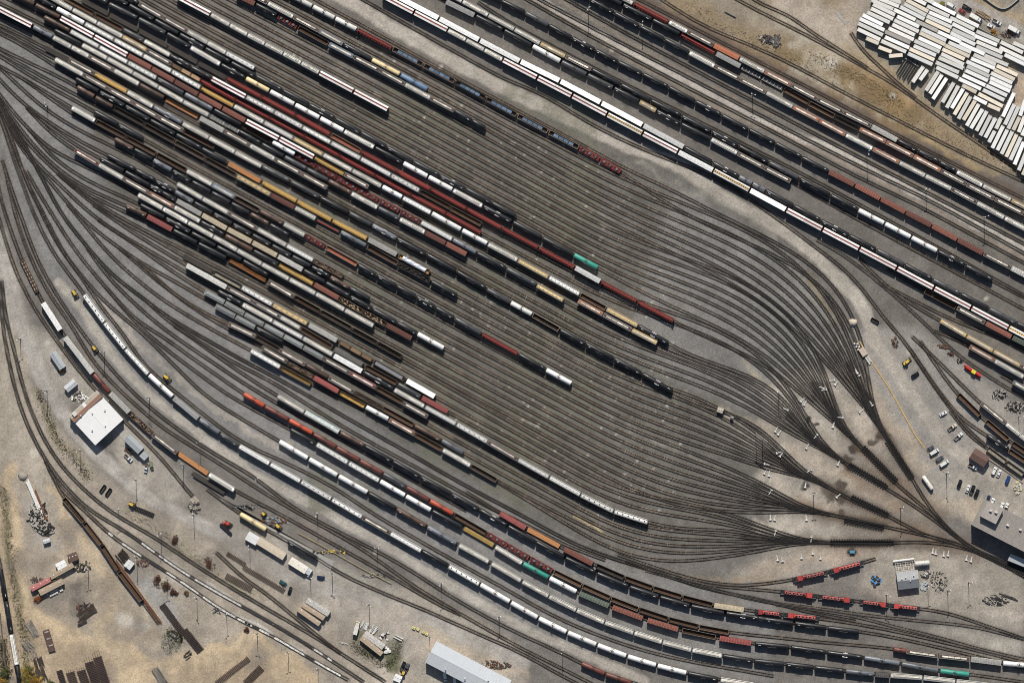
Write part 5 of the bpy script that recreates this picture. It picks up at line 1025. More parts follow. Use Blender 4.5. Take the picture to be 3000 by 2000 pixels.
# switch machines
def switch(tok, rz):
    x, y = at(tok); t = thing('switch_machine', 'x', 'switch machine', (x,y), rz)
    part('motor_box', MB().box(0, -1.0, .1, 1.5, .7, .75, taper=.9).box(.5, -1.0, .85, .4, .5, .25), STEELW, t); part('throw_rod', MB().box(0, .7, .28, .28, 3.0, .14), STEELW, t); part('tie_plate', MB().box(0, .2, .12, .9, 3.2, .12), mat('plate_steel', (.30,.29,.28), .6), t); return t
ps = None
for i, tok in enumerate(SWITCHES):
    p = np.array(full(tok)); bd = (1e9, 0)
    for key in TAIL:
        Q = TRK[key]; j = int(np.argmin(np.hypot(Q[:,0]-p[0], Q[:,1]-p[1]))); d = math.hypot(*(Q[j]-p))
        if d < bd[0]: bd = (d, math.atan2(p[1]-Q[j,1], Q[j,0]-p[0]))
    rz = bd[1]-math.pi/2
    if ps is None: ps = switch(tok, rz); family(ps); o = ps
    else: o = dup(ps, at(tok), rz)
    o['label'] = 'white switch machine with throw rod beside the converging ladder tracks'; o['group'] = 'white switch machines along the ladder tracks'
# retarders
for i, t in enumerate(RETARDERS):
    a, c = [at(q) for q in t.split()]; d = math.hypot(c[0]-a[0], c[1]-a[1]); r = math.atan2(c[1]-a[1], c[0]-a[0]); pm_, pe = (np.array([full(q) for q in t.split()]).mean(0), None)
    o = thing('track_retarder', ['dark track retarder nearest the parking road','dark track retarder on the second ladder from the road','dark track retarder on the third ladder from the road','dark track retarder on the fourth ladder from the road','dark short track retarder above the lowest ladder','dark level track retarder above the engine spur'][i], 'retarder', ((a[0]+c[0])/2,(a[1]+c[1])/2), r, 'track retarders on the ladders')
    for y in (-1.25, -.45, .45, 1.25): part('brake_beam', MB().box(0, y, .22, d, .22, .34), BLACK_M, o)
    b = MB(); n = int(d/1.6)
    for k in range(n):
        for s in (-1, 1): b.box(-d/2+.8+k*1.6, s*1.75, .05, .75, .7, .6)
    part('cylinder_block', b, mat('greasy_iron', (.022,.020,.019), .6), o)
# trailers in the storage lot
def trailer(L, v):
    t = thing('box_trailer', 'x', 'box trailer'); w = 2.26
    part('box', MB().box(0, 0, 1.15, L, w, 2.85), mat('trailer_white', (.66,.655,.63), .5, damt=.2, dirt=(.5,.45,.38)), t)
    col = [(.78,.775,.76),(.68,.66,.62),(.70,.62,.50),(.58,.57,.54),(.33,.305,.275)][v]
    part('roof', MB().box(0, 0, 4.0, L-.1, w-.1, .08), mat('trailer_roof_'+['white','dull','cream','grey','dirty'][v], col, .55, 0, .08, rnd=.14, damt=.35, dirt=tuple(q*.75 for q in col)), t)
    part('nose_rail', MB().box(-L/2+.25, 0, 4.08, .12, w-.5, .10), mat('nose_shadow', (.25,.25,.25), .6), t)  # plain grey bar across the roof at the nose
    for x in (L/2-1.6, L/2-3.0):
        for s in (-1, 1): part('wheel', MB().cyl((x,s*.7,.5), (x,s*1.08,.5), .5, 10), TYRE, t)
    part('rear_door', MB().box(L/2+.03, 0, 1.25, .06, w-.2, 2.6), mat('trailer_white', (.66,.655,.63)), t)
    for s in (-1, 1): part('landing_leg', MB().box(-L/2+3, s*.7, 0, .15, .15, 1.2), BLACK_M, t)
    family(t); return t
TR = {}
def place_trailer(tok, L, deg, label, group, v):
    x, y = at(tok) if isinstance(tok, str) else tok; key = (L, v)
    if key not in TR: TR[key] = t = trailer(L, v); t.location = (x,y,0); t.rotation_euler = (0,0,ang(deg))
    else: t = dup(TR[key], (x,y,0), ang(deg))
    t.location.z = random.uniform(-.02, .02); t['label'] = label; t['group'] = group; return t
R = random.Random(11)
for tok in LOT:
    e = tok[-1] if tok[-1].isalpha() else ''; A, B = tok.rstrip('dcgw').split('>'); p = full(A); q = full(A[0]+B)
    if min(p[0], q[0]) > 3040: continue
    ln = math.hypot(q[0]-p[0], q[1]-p[1]); dg = math.degrees(math.atan2(q[1]-p[1], q[0]-p[0])); v = {'d':4,'c':2,'g':3,'w':0}.get(e, R.choice([0,1,1])); short = ln < 60; up = dg > 60
    tone = ['bright white','off-white','cream-tinted','light grey','dirty dark grey'][v]
    if abs(dg) < 15: lab, grp = 'short cream trailer parked level, apart from the slanting rows', None
    else:
        lab = f"{'short ' if short else ''}{tone} box trailer {'standing upright in the lower lot' if up else 'lying crosswise in the packed lot'}"; grp = lab.replace('trailer', 'trailers')
    L = 16.2 if not short else 8.4; o = place_trailer(world(((p[0]+q[0])/2, (p[1]+q[1])/2)), L, dg, lab, grp or 'slanting trailers', v); o.scale = (ln*S/L, 1, 1)
    if not grp: del o['group']
# road vehicles
PAINT = {'white':(.74,.74,.73),'black':(.012,.012,.014),'grey':(.10,.105,.115),'blue':(.02,.06,.20),'navy':(.018,.03,.075),'red':(.28,.05,.05),'cream':(.66,.62,.50),'teal':(.03,.10,.11),'yellow':(.66,.52,.06),'green':(.22,.24,.15)}
def vehicle(kind, colour, label, tok, deg, cat='car'):
    x, y = at(tok); t = thing(kind, label, cat, (x,y), ang(deg)); m = mat('car_paint_gloss_'+colour, PAINT[colour], .25, .1, .02, rnd=.02)
    L, w, h0, h1 = {'parked_car':(4.7,1.82,.78,1.45),'suv':(4.9,1.95,.95,1.75),'van':(5.8,2.05,1.1,2.15),'pickup_truck':(5.9,2.0,1.0,1.85),'box_truck':(8.2,2.5,1.2,3.2)}[kind]
    prof = {'parked_car':[(-.5,.35),(-.5,.9),(-.34,1.0),(-.2,h1),(.12,h1),(.27,.98),(.48,.82),(.5,.4)],'suv':[(-.5,.4),(-.5,1.05),(-.46,h1),(.12,h1),(.26,1.1),(.48,.98),(.5,.45)],
            'van':[(-.5,.4),(-.49,h1-.06),(-.46,h1),(.22,h1),(.36,1.25),(.49,1.0),(.5,.45)],'pickup_truck':[(-.02,.45),(-.02,1.1),(.0,h1),(.16,h1),(.27,1.15),(.49,1.05),(.5,.5)],'box_truck':[(.22,.5),(.22,2.3),(.40,2.3),(.47,1.4),(.5,1.3),(.5,.5)]}[kind]
    rings = []
    for sy, in_ in ((-1,0),(-.82,1),(.82,1),(1,0)): rings.append([(a*L, sy*w/2, z if in_ or z < 1.12 else z-.0) for a, z in prof])
    rings[0] = [(a*L, -w/2*(1 if z < 1.15 else .84), z) for a, z in prof]; rings[-1] = [(a*L, w/2*(1 if z < 1.15 else .84), z) for a, z in prof]
    body = part('body', MB().loft([rings[0], rings[-1]]), m, t)
    gx = {'parked_car':(.195,-.27),'suv':(.19,-.485),'van':(.29,-.5),'pickup_truck':(.215,-.03),'box_truck':(.435,.21)}[kind]
    zf = {'box_truck':1.9}.get(kind, (h0+h1)/2+.12)
    part('windscreen', MB().box(gx[0]*L, 0, zf-.26, .50, w*.78, .56), GLASS, t); part('rear_window', MB().box(gx[1]*L, 0, zf-.22, .30 if kind != 'suv' else .2, w*.74, .46), GLASS, t)
    for s in (-1, 1): part('side_window', MB().box((gx[0]+gx[1])/2*L if kind != 'van' else .18*L, s*w*.435, zf-.16, (gx[0]-gx[1])*L*.72 if kind != 'van' else 1.0, .10, .34), GLASS, t)
    for ax in (-.31, .32):
        for s in (-1, 1): part('wheel', MB().cyl((ax*L,s*(w/2-.22),.34), (ax*L,s*(w/2+.02),.34), .34, 12), TYRE, t)
    for s in (-1, 1): part('headlight', MB().box(L/2-.06, s*w*.36, .68, .16, .34, .14), STEELW, t)
    if kind == 'pickup_truck':
        b = MB(); xb = -.26*L
        for s in (-1, 1): b.box(xb, s*(w/2-.06), .5, .475*L, .12, .72)
        b.box(-.495*L, 0, .5, .1, w-.26, .70); part('bed_side', b, m, t); part('bed_floor', MB().box(xb, 0, .45, .46*L, w-.26, .25), mat('truck_bed', (.10,.07,.055), .9, var=.3) if colour != 'black' else DARKJ, t)
    if kind == 'box_truck': part('cargo_box', MB().box(-.14*L, 0, .9, .68*L, w, 2.3), STEELW, t); part('frame', MB().box(0, 0, .45, L*.96, .9, .35), BLACK_M, t)
    return t
for args in [('suv','black','black car alone beside the pale yard road','L1395,325',-30),('parked_car','white','white car, topmost of three along the road edge','L1640,665',-25),('pickup_truck','cream','cream pickup, middle of three along the road edge','L1720,785',-35),('pickup_truck','white','white pickup with a rust-red bed, lowest of three by the road','L1775,865',-40),
  ('parked_car','grey','dark grey car, topmost of four beside the yellow kerb','L1530,968',-30),('van','white','white van parked second beside the yellow kerb','L1563,1002',-30),('suv','grey','dark grey car parked third beside the yellow kerb','L1610,1060',-32),('van','white','white van parked lowest beside the yellow kerb','L1650,1103',-32),('pickup_truck','white','white pickup in front of the brown-roofed cabin','L1900,1130',28),
  ('suv','white','white car, left of two beside the cabin','L2090,1168',-65),('parked_car','white','white car, right of two beside the cabin','L2130,1190',-65),('suv','blue','bright blue car at the right of the parking area','L2208,1245',-68),('suv','black','black car alone at the left of the lower bays','L1785,1280',-68),('parked_car','white','pale car parked beside two black cars','L1857,1325',-68),('pickup_truck','black','black pickup between the pale car and a black car','L1897,1335',-68),('suv','black','black car, right of three together','L1935,1363',-66),
  ('parked_car','navy','navy car next to a white one, lower bays','L2035,1415',-70),('parked_car','white','white car next to the navy one','L2073,1440',-70),('suv','white','white car next to white pickup above the office','L2155,1478',-68),('pickup_truck','white','white pickup next to white car above the office','L2193,1490',-68),
  ('pickup_truck','white','white pickup on the gravel below grey canopy shed','I1128,1055',45),('pickup_truck','white','white pickup with brown bed facing up the yard','I1285,1140',-80+180),('suv','green','olive trailer-like truck beside the brown-bedded pickup','I1332,1125',75),('parked_car','teal','dark teal car below the track panels','N290,688',32),('parked_car','black','black car standing upright beside track panels','N350,755',-72),('parked_car','navy','navy car below pale blue cab','N622,640',6),
  ('box_truck','cream','cream-cabbed flatbed truck near three trailers','N935,1085',-75),('van','white','white van parked first along the warehouse','N1712,1510',80),('van','white','white van parked second along the warehouse','N1797,1545',82),('van','white','white van cut by the bottom edge at the warehouse','N1872,1580',82),('pickup_truck','black','black pickup full of junk at the bottom','N1342,1418',-68),('pickup_truck','grey','grey pickup beside the black pickup at bottom','N1374,1434',-66),
  ('van','white','white van beside the street at the top right','D1710,50',30),('pickup_truck','black','black pickup on the street at the top right','D1850,70',32),('parked_car','red','dull red car beside the street','D1810,102',32),('box_truck','white','white truck behind the storage lot','D1925,160',30),('pickup_truck','white','white pickup on the street verge by the lot','D2112,195',30),('parked_car','white','white car below the white pickup on street','D2062,232',25),('box_truck','white','white truck by the shrub at the right edge','D2262,265',28)]:
    vehicle(*args, cat={'parked_car':'car','suv':'car','van':'van','pickup_truck':'pickup','box_truck':'truck'}[args[0]])
# works plant
def plant(label, tok, deg, cat='machine', name='wheel_loader', col=YEL, col2=None, L=6.0):
    x, y = at(tok); t = thing(name, label, cat, (x,y), ang(deg))
    part('chassis', MB().box(0, 0, .6, L*.6, 1.5, .9), col, t); part('engine_cover', MB().box(-L*.2, 0, 1.5, L*.3, 1.5, .9, taper=.9), col, t); part('cab', MB().box(L*.05, 0, 1.5, 1.5, 1.5, 1.7, taper=.9), GLASS, t); part('cab_roof', MB().box(L*.05, 0, 3.2, 1.6, 1.6, .12), col2 or col, t)
    for s in (-1, 1): part('lift_arm', MB().bar((L*.1,s*.55,1.6), (L*.48,s*.55,.8), .25), col, t)
    part('bucket', MB().box(L*.5, 0, .2, .9, 2.3, .9), DARKJ, t)
    for a in (-.25, .2):
        for s in (-1, 1): part('wheel', MB().cyl((a*L,s*.75,.65), (a*L,s*1.2,.65), .65, 14), TYRE, t)
plant('yellow wheel loader beside the yard road', 'L1315,215', -40)
plant('small orange machine parked on the curved track', 'I832,92', 50, L=4.5, name='track_machine')
plant('orange track machine on the rails beyond white tank', 'I1466,348', 38, L=5.5, name='track_machine')
plant('yellow track machine on the left throat tracks', 'E658,1110', 55, L=5.5, name='track_machine')
plant('orange loader beside rusty carriers on the pad', 'N245,190', 40, L=4.5)
plant('red tractor on the lower service yard', 'M2000,165', 30, L=5, col=mat('tractor_red', (.40,.05,.035), .5), name='tractor')
plant('yellow machine head of a black roller conveyor', 'I1158,1462', 20, L=4.0)
x, y = at('L1900,295'); t = thing('crane_truck', 'red and yellow crane vehicle with folded boom on the apron', 'crane', (x,y), ang(32)); RED = mat('crane_red', (.50,.035,.03), .5)
part('chassis', MB().box(0, 0, .7, 11, 2.0, .6), RED, t); part('cab', MB().box(.5, 0, 1.3, 2.8, 2.2, 1.8, taper=.92), mat('crane_yellow', (.74,.60,.04), .5), t); part('boom', MB().bar((-5.5,.3,2.6), (5.5,-.2,2.2), .6), RED, t); part('boom_tip', MB().bar((-5.5,.3,2.6), (-6.6,1.4,1.0), .5), RED, t); part('outrigger', MB().box(4, 0, .5, .4, 4.4, .3), RED, t)
for a in (-4, -2.6, 2.8, 4.2):
    for s in (-1, 1): part('wheel', MB().cyl((a,s*.8,.5), (a,s*1.15,.5), .5, 12), TYRE, t)
x, y = at('P480,237'); t = thing('compressor', 'blue compressor on a black oil patch', 'machine', (x,y), 0); part('housing', MB().box(0, 0, .3, 3, 1.6, 1.5), mat('machine_blue', (.08,.28,.45), .5), t); part('pipework', MB().cyl((-2.2,.3,.6), (2.2,.3,.6), .25, 8), DARKJ, t)
# long yellow-and-ochre kerb
def ribbon(name, label, cat, pts, w, z0, z1, m, posts=0, kind=None):
    Q = catmull([full(t) for t in pts.split()], 10); Wd = np.array([world(q) for q in Q]); o = Wd[len(Wd)//2]; T = np.gradient(Wd, axis=0); T /= np.hypot(*T.T)[:,None]; N = np.c_[-T[:,1], T[:,0]]; b = MB()
    b.loft([[(p[0]-o[0]+n[0]*k, p[1]-o[1]+n[1]*k, z) for k, z in ((-w/2,z0),(-w/2,z1),(w/2,z1),(w/2,z0))] for p, n in zip(Wd, N)])
    if posts:
        t = thing(name, label, cat, (o[0],o[1])); part('rail', b, m, t)
        for i in range(0, len(Wd), posts): part('post', MB().box(Wd[i][0]-o[0], Wd[i][1]-o[1], 0, .18, .18, z1+.05), m, t)
        return t
    q = link(name, b.mesh(name, m)); q.location = (o[0], o[1], 0); return tag(q, label, cat, kind=kind)
ribbon('yellow_kerb', 'long ochre-yellow kerb along the pale yard road', 'kerb', 'L905,30 L1000,190 L1100,340 L1200,500 L1310,700 L1400,860 L1480,970', .75, -.1, .28, mat('kerb_yellow', (.46,.31,.12), .8, 0, .25, damt=.5, dirt=(.30,.22,.13)))
ribbon('kerb', 'thin tan kerb curving below the parked vans', 'kerb', 'L1480,970 L1560,1070 L1660,1190', .35, -.1, .2, mat('kerb_tan', (.42,.31,.19), .8))
ribbon('pipe_barrier', 'long yellow pipe barrier beside the loading pad', 'barrier', 'N425,250 N640,365 N860,490 N1060,600 N1240,690', .22, .7, 1.0, mat('barrier_yellow', (.50,.38,.12), .7, 0, .3, damt=.5, dirt=(.25,.2,.12)), 6)
ribbon('fence', 'timber rail fence below the brown-roofed cabin', 'fence', 'L2040,1060 L2160,1140 L2340,1270', .2, .6, 1.0, mat('fence_timber', (.36,.27,.15), .8), 4)
ribbon('fence', 'pale fence between the storage lot and street', 'fence', 'D1440,-20 D1560,30 D1760,130 D1960,250 D2140,340 D2340,430', .18, .3, 1.8, mat('fence_grey', (.36,.36,.34), .7), 5)
ribbon('retaining_wall', 'dark retaining wall at the left edge by the tank cars', 'wall', 'M0,950 M20,1150 M60,1500 M75,1600', .6, -.2, .9, mat('wall_dark', (.10,.095,.085), .9))
ribbon('wall', 'angled grey wall of the compound at the top right corner', 'wall', 'D1990,-20 D2170,80 D2310,-10', .5, -.1, 1.5, CONC)
MATW = mat('white_track_mat', (.60,.585,.55), .85, 0, .35, scale=1.5, damt=.8, dirt=(.10,.09,.08), dscale=.9); MATD = mat('dark_track_mat', (.035,.033,.032), .9, 0, .3, scale=2)
def mats(key, spans, label):
    P = TRK[key]; s = arc(P)
    for i, (a, b, m) in enumerate(spans):
        sa, sb = sorted((project(P, s, np.array(full(a))), project(P, s, np.array(full(b))))); n = max(2, int((sb-sa)*S/3.2)); c = world(on(P, s, (sa+sb)/2)); B = MB(); R = random.Random(i+len(key))
        for j in range(n):
            if m is MATW and R.random() < .12: continue
            q0 = sa+(sb-sa)*(j+.03)/n; q1 = sa+(sb-sa)*(j+.97)/n; u = world(on(P, s, q0)); v = world(on(P, s, q1)); w = R.uniform(1.05,1.25) if m is MATW else 1.25
            B.bar((u[0]-c[0],u[1]-c[1],.18), (v[0]-c[0],v[1]-c[1],.18), w, .10)
        o = link('track_mat', B.mesh('track_mat', m)); o.location = (c[0], c[1], 0); tag(o, label[i], 'track matting')
mats('m3', [('M950,250','M1240,455',MATW),('M1245,460','M1455,590',MATD),('M1465,595','M2085,960',MATW),('M2105,970','M2225,1045',MATW),('M2230,1050','M2280,1085',MATD),('N-40,1020','N10,1045',MATW),('N85,1080','N480,1315',MATW),('N490,1320','N560,1365',MATD),('N570,1370','N800,1500',MATW)],
  ['worn white matting between rails at the upper end of its track','dark matting between rails below the white upper stretch','long worn white matting between rails beside the brush piles','short white matting beyond the brush piles','dark matting right after the short white one','short white matting at the middle of the bottom tracks','long white matting between rails along the dirt yard','dark matting before the lowest white stretch','white matting between rails at the bottom edge'])
mats('m1', [('M1090,240','M1235,335',MATD),('M1245,340','M2120,890',MATW),('M2130,895','N200,1040',MATD),('N210,1045','N540,1260',MATD),('N560,1270','N720,1370',MATW)],
  ['dark matting at the upper end of the middle track','very long worn white matting on the middle track','dark matting following the very long white one','dark matting on the middle track near bottom trailers','worn white matting on the middle track near the bottom'])
# piles and stacks
def pile(name, label, cat, tok, rx, ry, h, n, m, seed=1, long=1.6, deg=0., size=(.3,1.1), m2=None, flat=.6):
    x, y = at(tok); R = random.Random(seed); b = MB(); b2 = MB(); rx, ry = px(rx), px(ry)
    for i in range(n):
        a = R.uniform(0, 6.28); q = R.random()**.5; X, Y = math.cos(a)*q*rx, math.sin(a)*q*ry; s = R.uniform(*size); z = h*(1-q)*R.random()
        (b2 if m2 and R.random() < .4 else b).box(X, Y, z-.05, s*R.uniform(1,long), s*R.uniform(.5,1), s*flat*R.uniform(.5,1), ang(deg)+R.gauss(0,.25) if deg else R.uniform(0,6.28), R.uniform(.75,1))
    t = thing(name, label, cat, (x,y)); part('heap', b, m, t)
    if m2: part('pale_pieces', b2, m2, t)
    return t
def sticks(name, label, cat, tok, ln, wd, deg, n, m, seed=2, t=.3, spread=.08, z=1.0):
    x, y, L, D, r = rect(tok, ln, wd, deg); R = random.Random(seed); b = MB()
    for i in range(n):
        Y = R.uniform(-D/2, D/2); l = L*R.uniform(.6,1); X = R.uniform(-(L-l)/2,(L-l)/2); a = R.gauss(0, spread); zz = R.uniform(.05, z)
        b.bar((X-l/2*math.cos(a),Y-l/2*math.sin(a),zz+t/2), (X+l/2*math.cos(a),Y+l/2*math.sin(a),zz+t/2+R.uniform(-.05,.05)), t*R.uniform(.6,1.2))
    o = link(name, b.mesh(name, m)); o.location = (x,y,0); o.rotation_euler = (0,0,r); return tag(o, label, cat)
STACKG = mat('weathered_boards', (.24,.22,.195), .9, 0, .3, scale=3)
sticks('timber_stack', 'criss-crossed dark timbers beside the long gondola string', 'timber stack', 'M1080,452', 110, 90, 50, 34, TIMB, 3)
sticks('timber_stack', 'dark bundle of beams in the middle of the dirt yard', 'timber stack', 'M765,950', 175, 80, -30, 22, TIMB, 4, .4)
sticks('timber_stack', 'short dark beams below the bundle in the dirt yard', 'timber stack', 'M720,1030', 90, 40, -30, 10, TIMB, 5, .4)
pile('scrap_heap', 'dark scrap heap on the dirt yard above the beams', 'scrap heap', 'M750,905', 85, 45, 1.4, 70, DARKJ, 6, m2=RUST_M)
sticks('timber_stack', 'grey boards leaning at the left edge of dirt yard', 'timber stack', 'M285,1090', 170, 60, 60, 20, STACKG, 7)
sticks('timber_stack', 'second grey board stack below the leaning boards', 'timber stack', 'M250,1240', 110, 70, 45, 18, STACKG, 8)
sticks('timber_stack', 'square pale timber pile beside the autumn trees', 'timber stack', 'M290,1315', 110, 70, 75, 20, mat('pale_boards', (.33,.28,.23), .9, 0, .3), 9)
sticks('timber_stack', 'dark sleeper pile behind the autumn trees', 'timber stack', 'M345,1380', 100, 90, 70, 24, TIMB, 10)
sticks('timber_stack', 'dark sleeper pile at the bottom beside a yellow tree', 'timber stack', 'M360,1490', 130, 80, 70, 26, TIMB, 12)
x, y = at('M432,1195'); t = thing('old_flat_deck', 'rusty flat wagon deck lying on the dirt', 'wagon deck', (x,y), ang(73)); part('deck', MB().box(0, 0, .3, 13.5, 3.9, .8), mat('deck_rust', (.085,.050,.042), .9, 0, .25, damt=.4), t)
for i in range(3): part('patch_plate', MB().box(-5.5+i*4.2, .2, 1.1, .8, 2.4, .06), JUNKW, t)
sticks('timber_stack', 'long grey pole stack at the bottom centre-left', 'timber stack', 'M1410,1505', 190, 70, 58, 26, STACKG, 13)
sticks('rail_string', 'long brown string of loose rails beside the gondolas', 'rails', 'M1215,770', 700, 26, 54, 12, RUST_M, 90, .3, .006, .5)
pile('rubble_heap', 'grey-green rubble heap with weeds beside the long panels', 'rubble heap', 'M1500,1215', 85, 105, 1.5, 190, mat('rubble', (.27,.26,.235), .95, 0, .35, scale=3), 14, size=(.2,.8), m2=mat('weed_green', (.13,.135,.075), .9))
sticks('timber_stack', 'two dark beams below the rubble heap', 'timber stack', 'M1650,1315', 80, 40, -30, 6, TIMB, 15, .4)
RUSTB = mat('dry_brush', (.105,.050,.032), .95, 0, .35, scale=3)
def bush(label, tok, r, h, m, seed, n=420, name='dry_bush', cat='bush', leaf=.35):
    x, y = at(tok); R = random.Random(seed); b = MB(); rr = px(r); bl = [(R.uniform(-.6,.6)*rr, R.uniform(-.6,.6)*rr, R.uniform(.4,.75)*rr) for _ in range(6)]
    for i in range(n):
        c = R.choice(bl); u = Vector((R.gauss(0,1),R.gauss(0,1),abs(R.gauss(0,1)))).normalized(); q = R.random()**.4; s = R.uniform(.5,1.3)*leaf
        p = Vector((c[0],c[1],h*.25))+Vector((u.x*c[2]*q,u.y*c[2]*q,u.z*h*.75*q)); e = Vector((R.gauss(0,1),R.gauss(0,1),R.gauss(0,.5))).normalized(); f = e.cross(Vector((R.gauss(0,1),R.gauss(0,1),R.gauss(0,1)))).normalized()
        k = len(b.v); b.v += [tuple(p+e*s), tuple(p+f*s*.6), tuple(p-e*s), tuple(p-f*s*.6)]; b.f.append((k,k+1,k+2,k+3))
    t = thing(name, label, cat, (x,y)); part('foliage', b, m, t)
    st = MB()
    for i in range(4): st.cyl((0,0,-.1), (R.uniform(-.5,.5)*rr*.8,R.uniform(-.5,.5)*rr*.8,h*.5), .10, 6, .04)
    part('stem', st, TIMB, t); return t
for i, (lab, tok, r, h) in enumerate([('large rust-brown brush pile beside white-topped track','M1395,670',52,2.2),('rust-brown brush pile right of the largest one','M1455,715',50,2.0),('small rust-brown brush pile, third along the row','M1535,758',36,1.8),('tan brush pile at the end of the row','M1645,780',28,1.4),
      ('round rust bush between the rails and service road','M1545,305',42,1.6),('wide rust bush farther along the dry verge','M1850,510',58,1.6),('small dark bush at the right of the scrap yard','M2168,1098',22,1.6),('rusty-orange bush beside the red-roofed trailer','M340,825',44,2.2)]): bush(lab, tok, r, h, RUSTB if i not in (3,7) else mat('tan_brush' if i == 3 else 'orange_brush', (.24,.15,.085) if i == 3 else (.26,.085,.03), .95, 0, .3), 40+i)
pile('stone_group', 'small dark stones and white rocks beside the white-topped track', 'stones', 'M1905,930', 50, 30, .6, 18, DARKJ, 16, m2=JUNKW, size=(.5,1.2))
pile('scrap_heap', 'low dark rubbish beside the white container', 'scrap heap', 'M1260,515', 55, 35, .8, 40, mat('reddish_scrap', (.13,.07,.055), .9, 0, .4), 17)
sticks('truss_panels', 'white steel truss sections lying along the dirt road', 'steel sections', 'I300,1395', 330, 26, 68, 9, STEELW, 18, .7, .02, .5)
sticks('truss_panels', 'rusty steel sections beside the white ones', 'steel sections', 'I355,1470', 300, 30, 68, 9, RUST_M, 19, .5, .03, .5)
pile('scrap_heap', 'mixed white and dark junk at the foot of white steel sections', 'scrap heap', 'M330,100', 80, 130, 1.6, 150, JUNKW, 20, long=3, size=(.4,1.6), m2=DARKJ)
pile('scrap_heap', 'white and dark junk nearest the small pale shed', 'scrap heap', 'M400,215', 70, 55, 1.4, 70, DARKJ, 21, long=3, size=(.4,1.6), m2=JUNKW)
for k in range(3):                        # pallet rows
    pass
x, y = at('M485,768'); t = thing('pallet_rows', 'three rows of white crates below the tan-roofed trailer', 'crates', (x,y), ang(-27))
for j in range(2):
    for i in range(9):
        if (i*7+j*5) % 6: part('crate', MB().box(-4.6+i*1.12, -.8+1.6*j, 0, .85, 1.1, .9), STEELW, t)
pile('scrap_heap', 'dark scrap line behind the red-roofed trailer', 'scrap heap', 'M325,665', 60, 25, 1.0, 40, DARKJ, 22, m2=RUST_M)
pile('scrap_heap', 'long dark scrap line right of the tan-roofed trailer', 'scrap heap', 'M720,545', 85, 50, 1.1, 70, DARKJ, 23, m2=mat('weed_green', (.13,.135,.075)))
bush('green bush between the trailers', 'M380,708', 26, 2.6, mat('weed_green', (.13,.135,.075)), 60, name='green_bush'); bush('second green bush nearer the tan-roofed trailer', 'M472,668', 26, 2.4, mat('weed_green', (.13,.135,.075)), 61, name='green_bush')
# track panels
def panel(label, tok, ln, wd, deg, seed, rails=4, over=.25):
    x, y, L, D, r = rect(tok, ln, wd, deg); t = thing('old_track_section', label, 'track section', (x,y), r, 'track sections lying loose'); R = random.Random(seed)
    b = MB(); n = int(L/.95)
    for i in range(n):
        for l in range(2): b.box(-L/2+.4+i*(L-.8)/max(1,n-1), R.uniform(-.12,.12), .05+l*.35, .34, D*R.uniform(.9,1.0), .24)
    part('sleepers', b, mat('panel_timber', (.062,.040,.034), .9, 0, .3, rnd=.25, scale=3), t)
    for i in range(rails):
        q = -D/2+D*(i+.5)/rails; e = L*over*R.uniform(.5,1.1); part('rail', MB().bar((-L/2-e,q,.80), (L/2,q,.80), .12, .18), mat('panel_rail', (.07,.045,.038), .7), t)
panel('track panel stack at the bottom, leftmost and narrowest', 'M540,1515', 130, 55, 72, 1, 2, .0)
panel('track panel stack at the bottom, second from left', 'M635,1530', 125, 80, 72, 2)
panel('track panel stack at the bottom, third from left', 'M735,1525', 150, 82, 72, 3)
panel('track panel stack at the bottom, fourth from left', 'M812,1475', 200, 85, 72, 4)
panel('track panel stack at the bottom, tallest and rightmost', 'M892,1455', 250, 80, 72, 5)
panel('long dark track panels lying beside the rubble heap', 'M1520,1010', 330, 62, 54, 6, 3, .05)
panel('lower end of long dark track panels below the rubble heap', 'M1690,1195', 240, 75, 52, 7, 4, -.0)
panel('single long track panel at the bottom, tilted to upper right', 'M2045,1460', 360, 55, -37.5, 8, 2, .02)
panel('half-seen track panel in the corner between sheets, loose rails', 'N30,1500', 200, 70, -45, 9, 4, -.0)
panel('dark track panel lying on the service yard', 'M2075,478', 190, 42, 32, 10, 2, .0)
panel('long rusty track panel below the lower service road', 'N120,655', 420, 46, 30.5, 11, 2, .0)
panel('dark track panel heap beside the dry verge', 'M2100,685', 260, 60, 28, 12, 4, .0)
x, y = at('I1265,1525'); t = thing('roller_conveyor', 'black roller conveyor trailing from yellow machine head', 'conveyor', (x,y), ang(22))
for s in (-1, 1): part('side_beam', MB().box(0, s*1.0, .4, 13, .25, .35), BLACK_M, t)
for i in range(13): part('roller', MB().cyl((-6.2+i*1.03,-1.4,.7), (-6.2+i*1.03,1.4,.7), .28, 8), BLACK_M, t)
x, y = at('M1985,215'); t = thing('auger', 'black screw loader with red drums on the service yard', 'machine', (x,y), ang(42)); part('trough', MB().box(0, 0, .5, 9, 1.3, 1.0), BLACK_M, t)
for i in range(4): part('drum', MB().cyl((-4+i*.9,1.6,0), (-4+i*.9,1.6,1.0), .5, 12), mat('drum_red', (.36,.08,.06), .6), t)
for lab, tok, deg in (('black open skip, left of two beside the rails','I905,1325',-55),('black open skip, right of two beside the rails','I955,1355',-55),('small black skip beside the service road','L1040,1350',30) if False else ('small black skip by the sand heap','H1040,1350',30)):
    x, y = at(tok); t = thing('skip', lab, 'skip', (x,y), ang(deg)); b = MB()
    for s in (-1, 1): b.box(0, s*.85, 0, 5.0, .12, 1.3)
    for s in (-1, 1): b.box(s*2.44, 0, 0, .12, 1.58, 1.3)
    part('side', b, BLACK_M, t); part('floor', MB().box(0, 0, .05, 4.7, 1.55, .1), DARKJ, t)
x, y = at('L935,130'); t = thing('pallet_stack', 'pale concrete blocks and tan box stacked along the yellow kerb', 'stacked blocks', (x,y), ang(58)); R = random.Random(5)
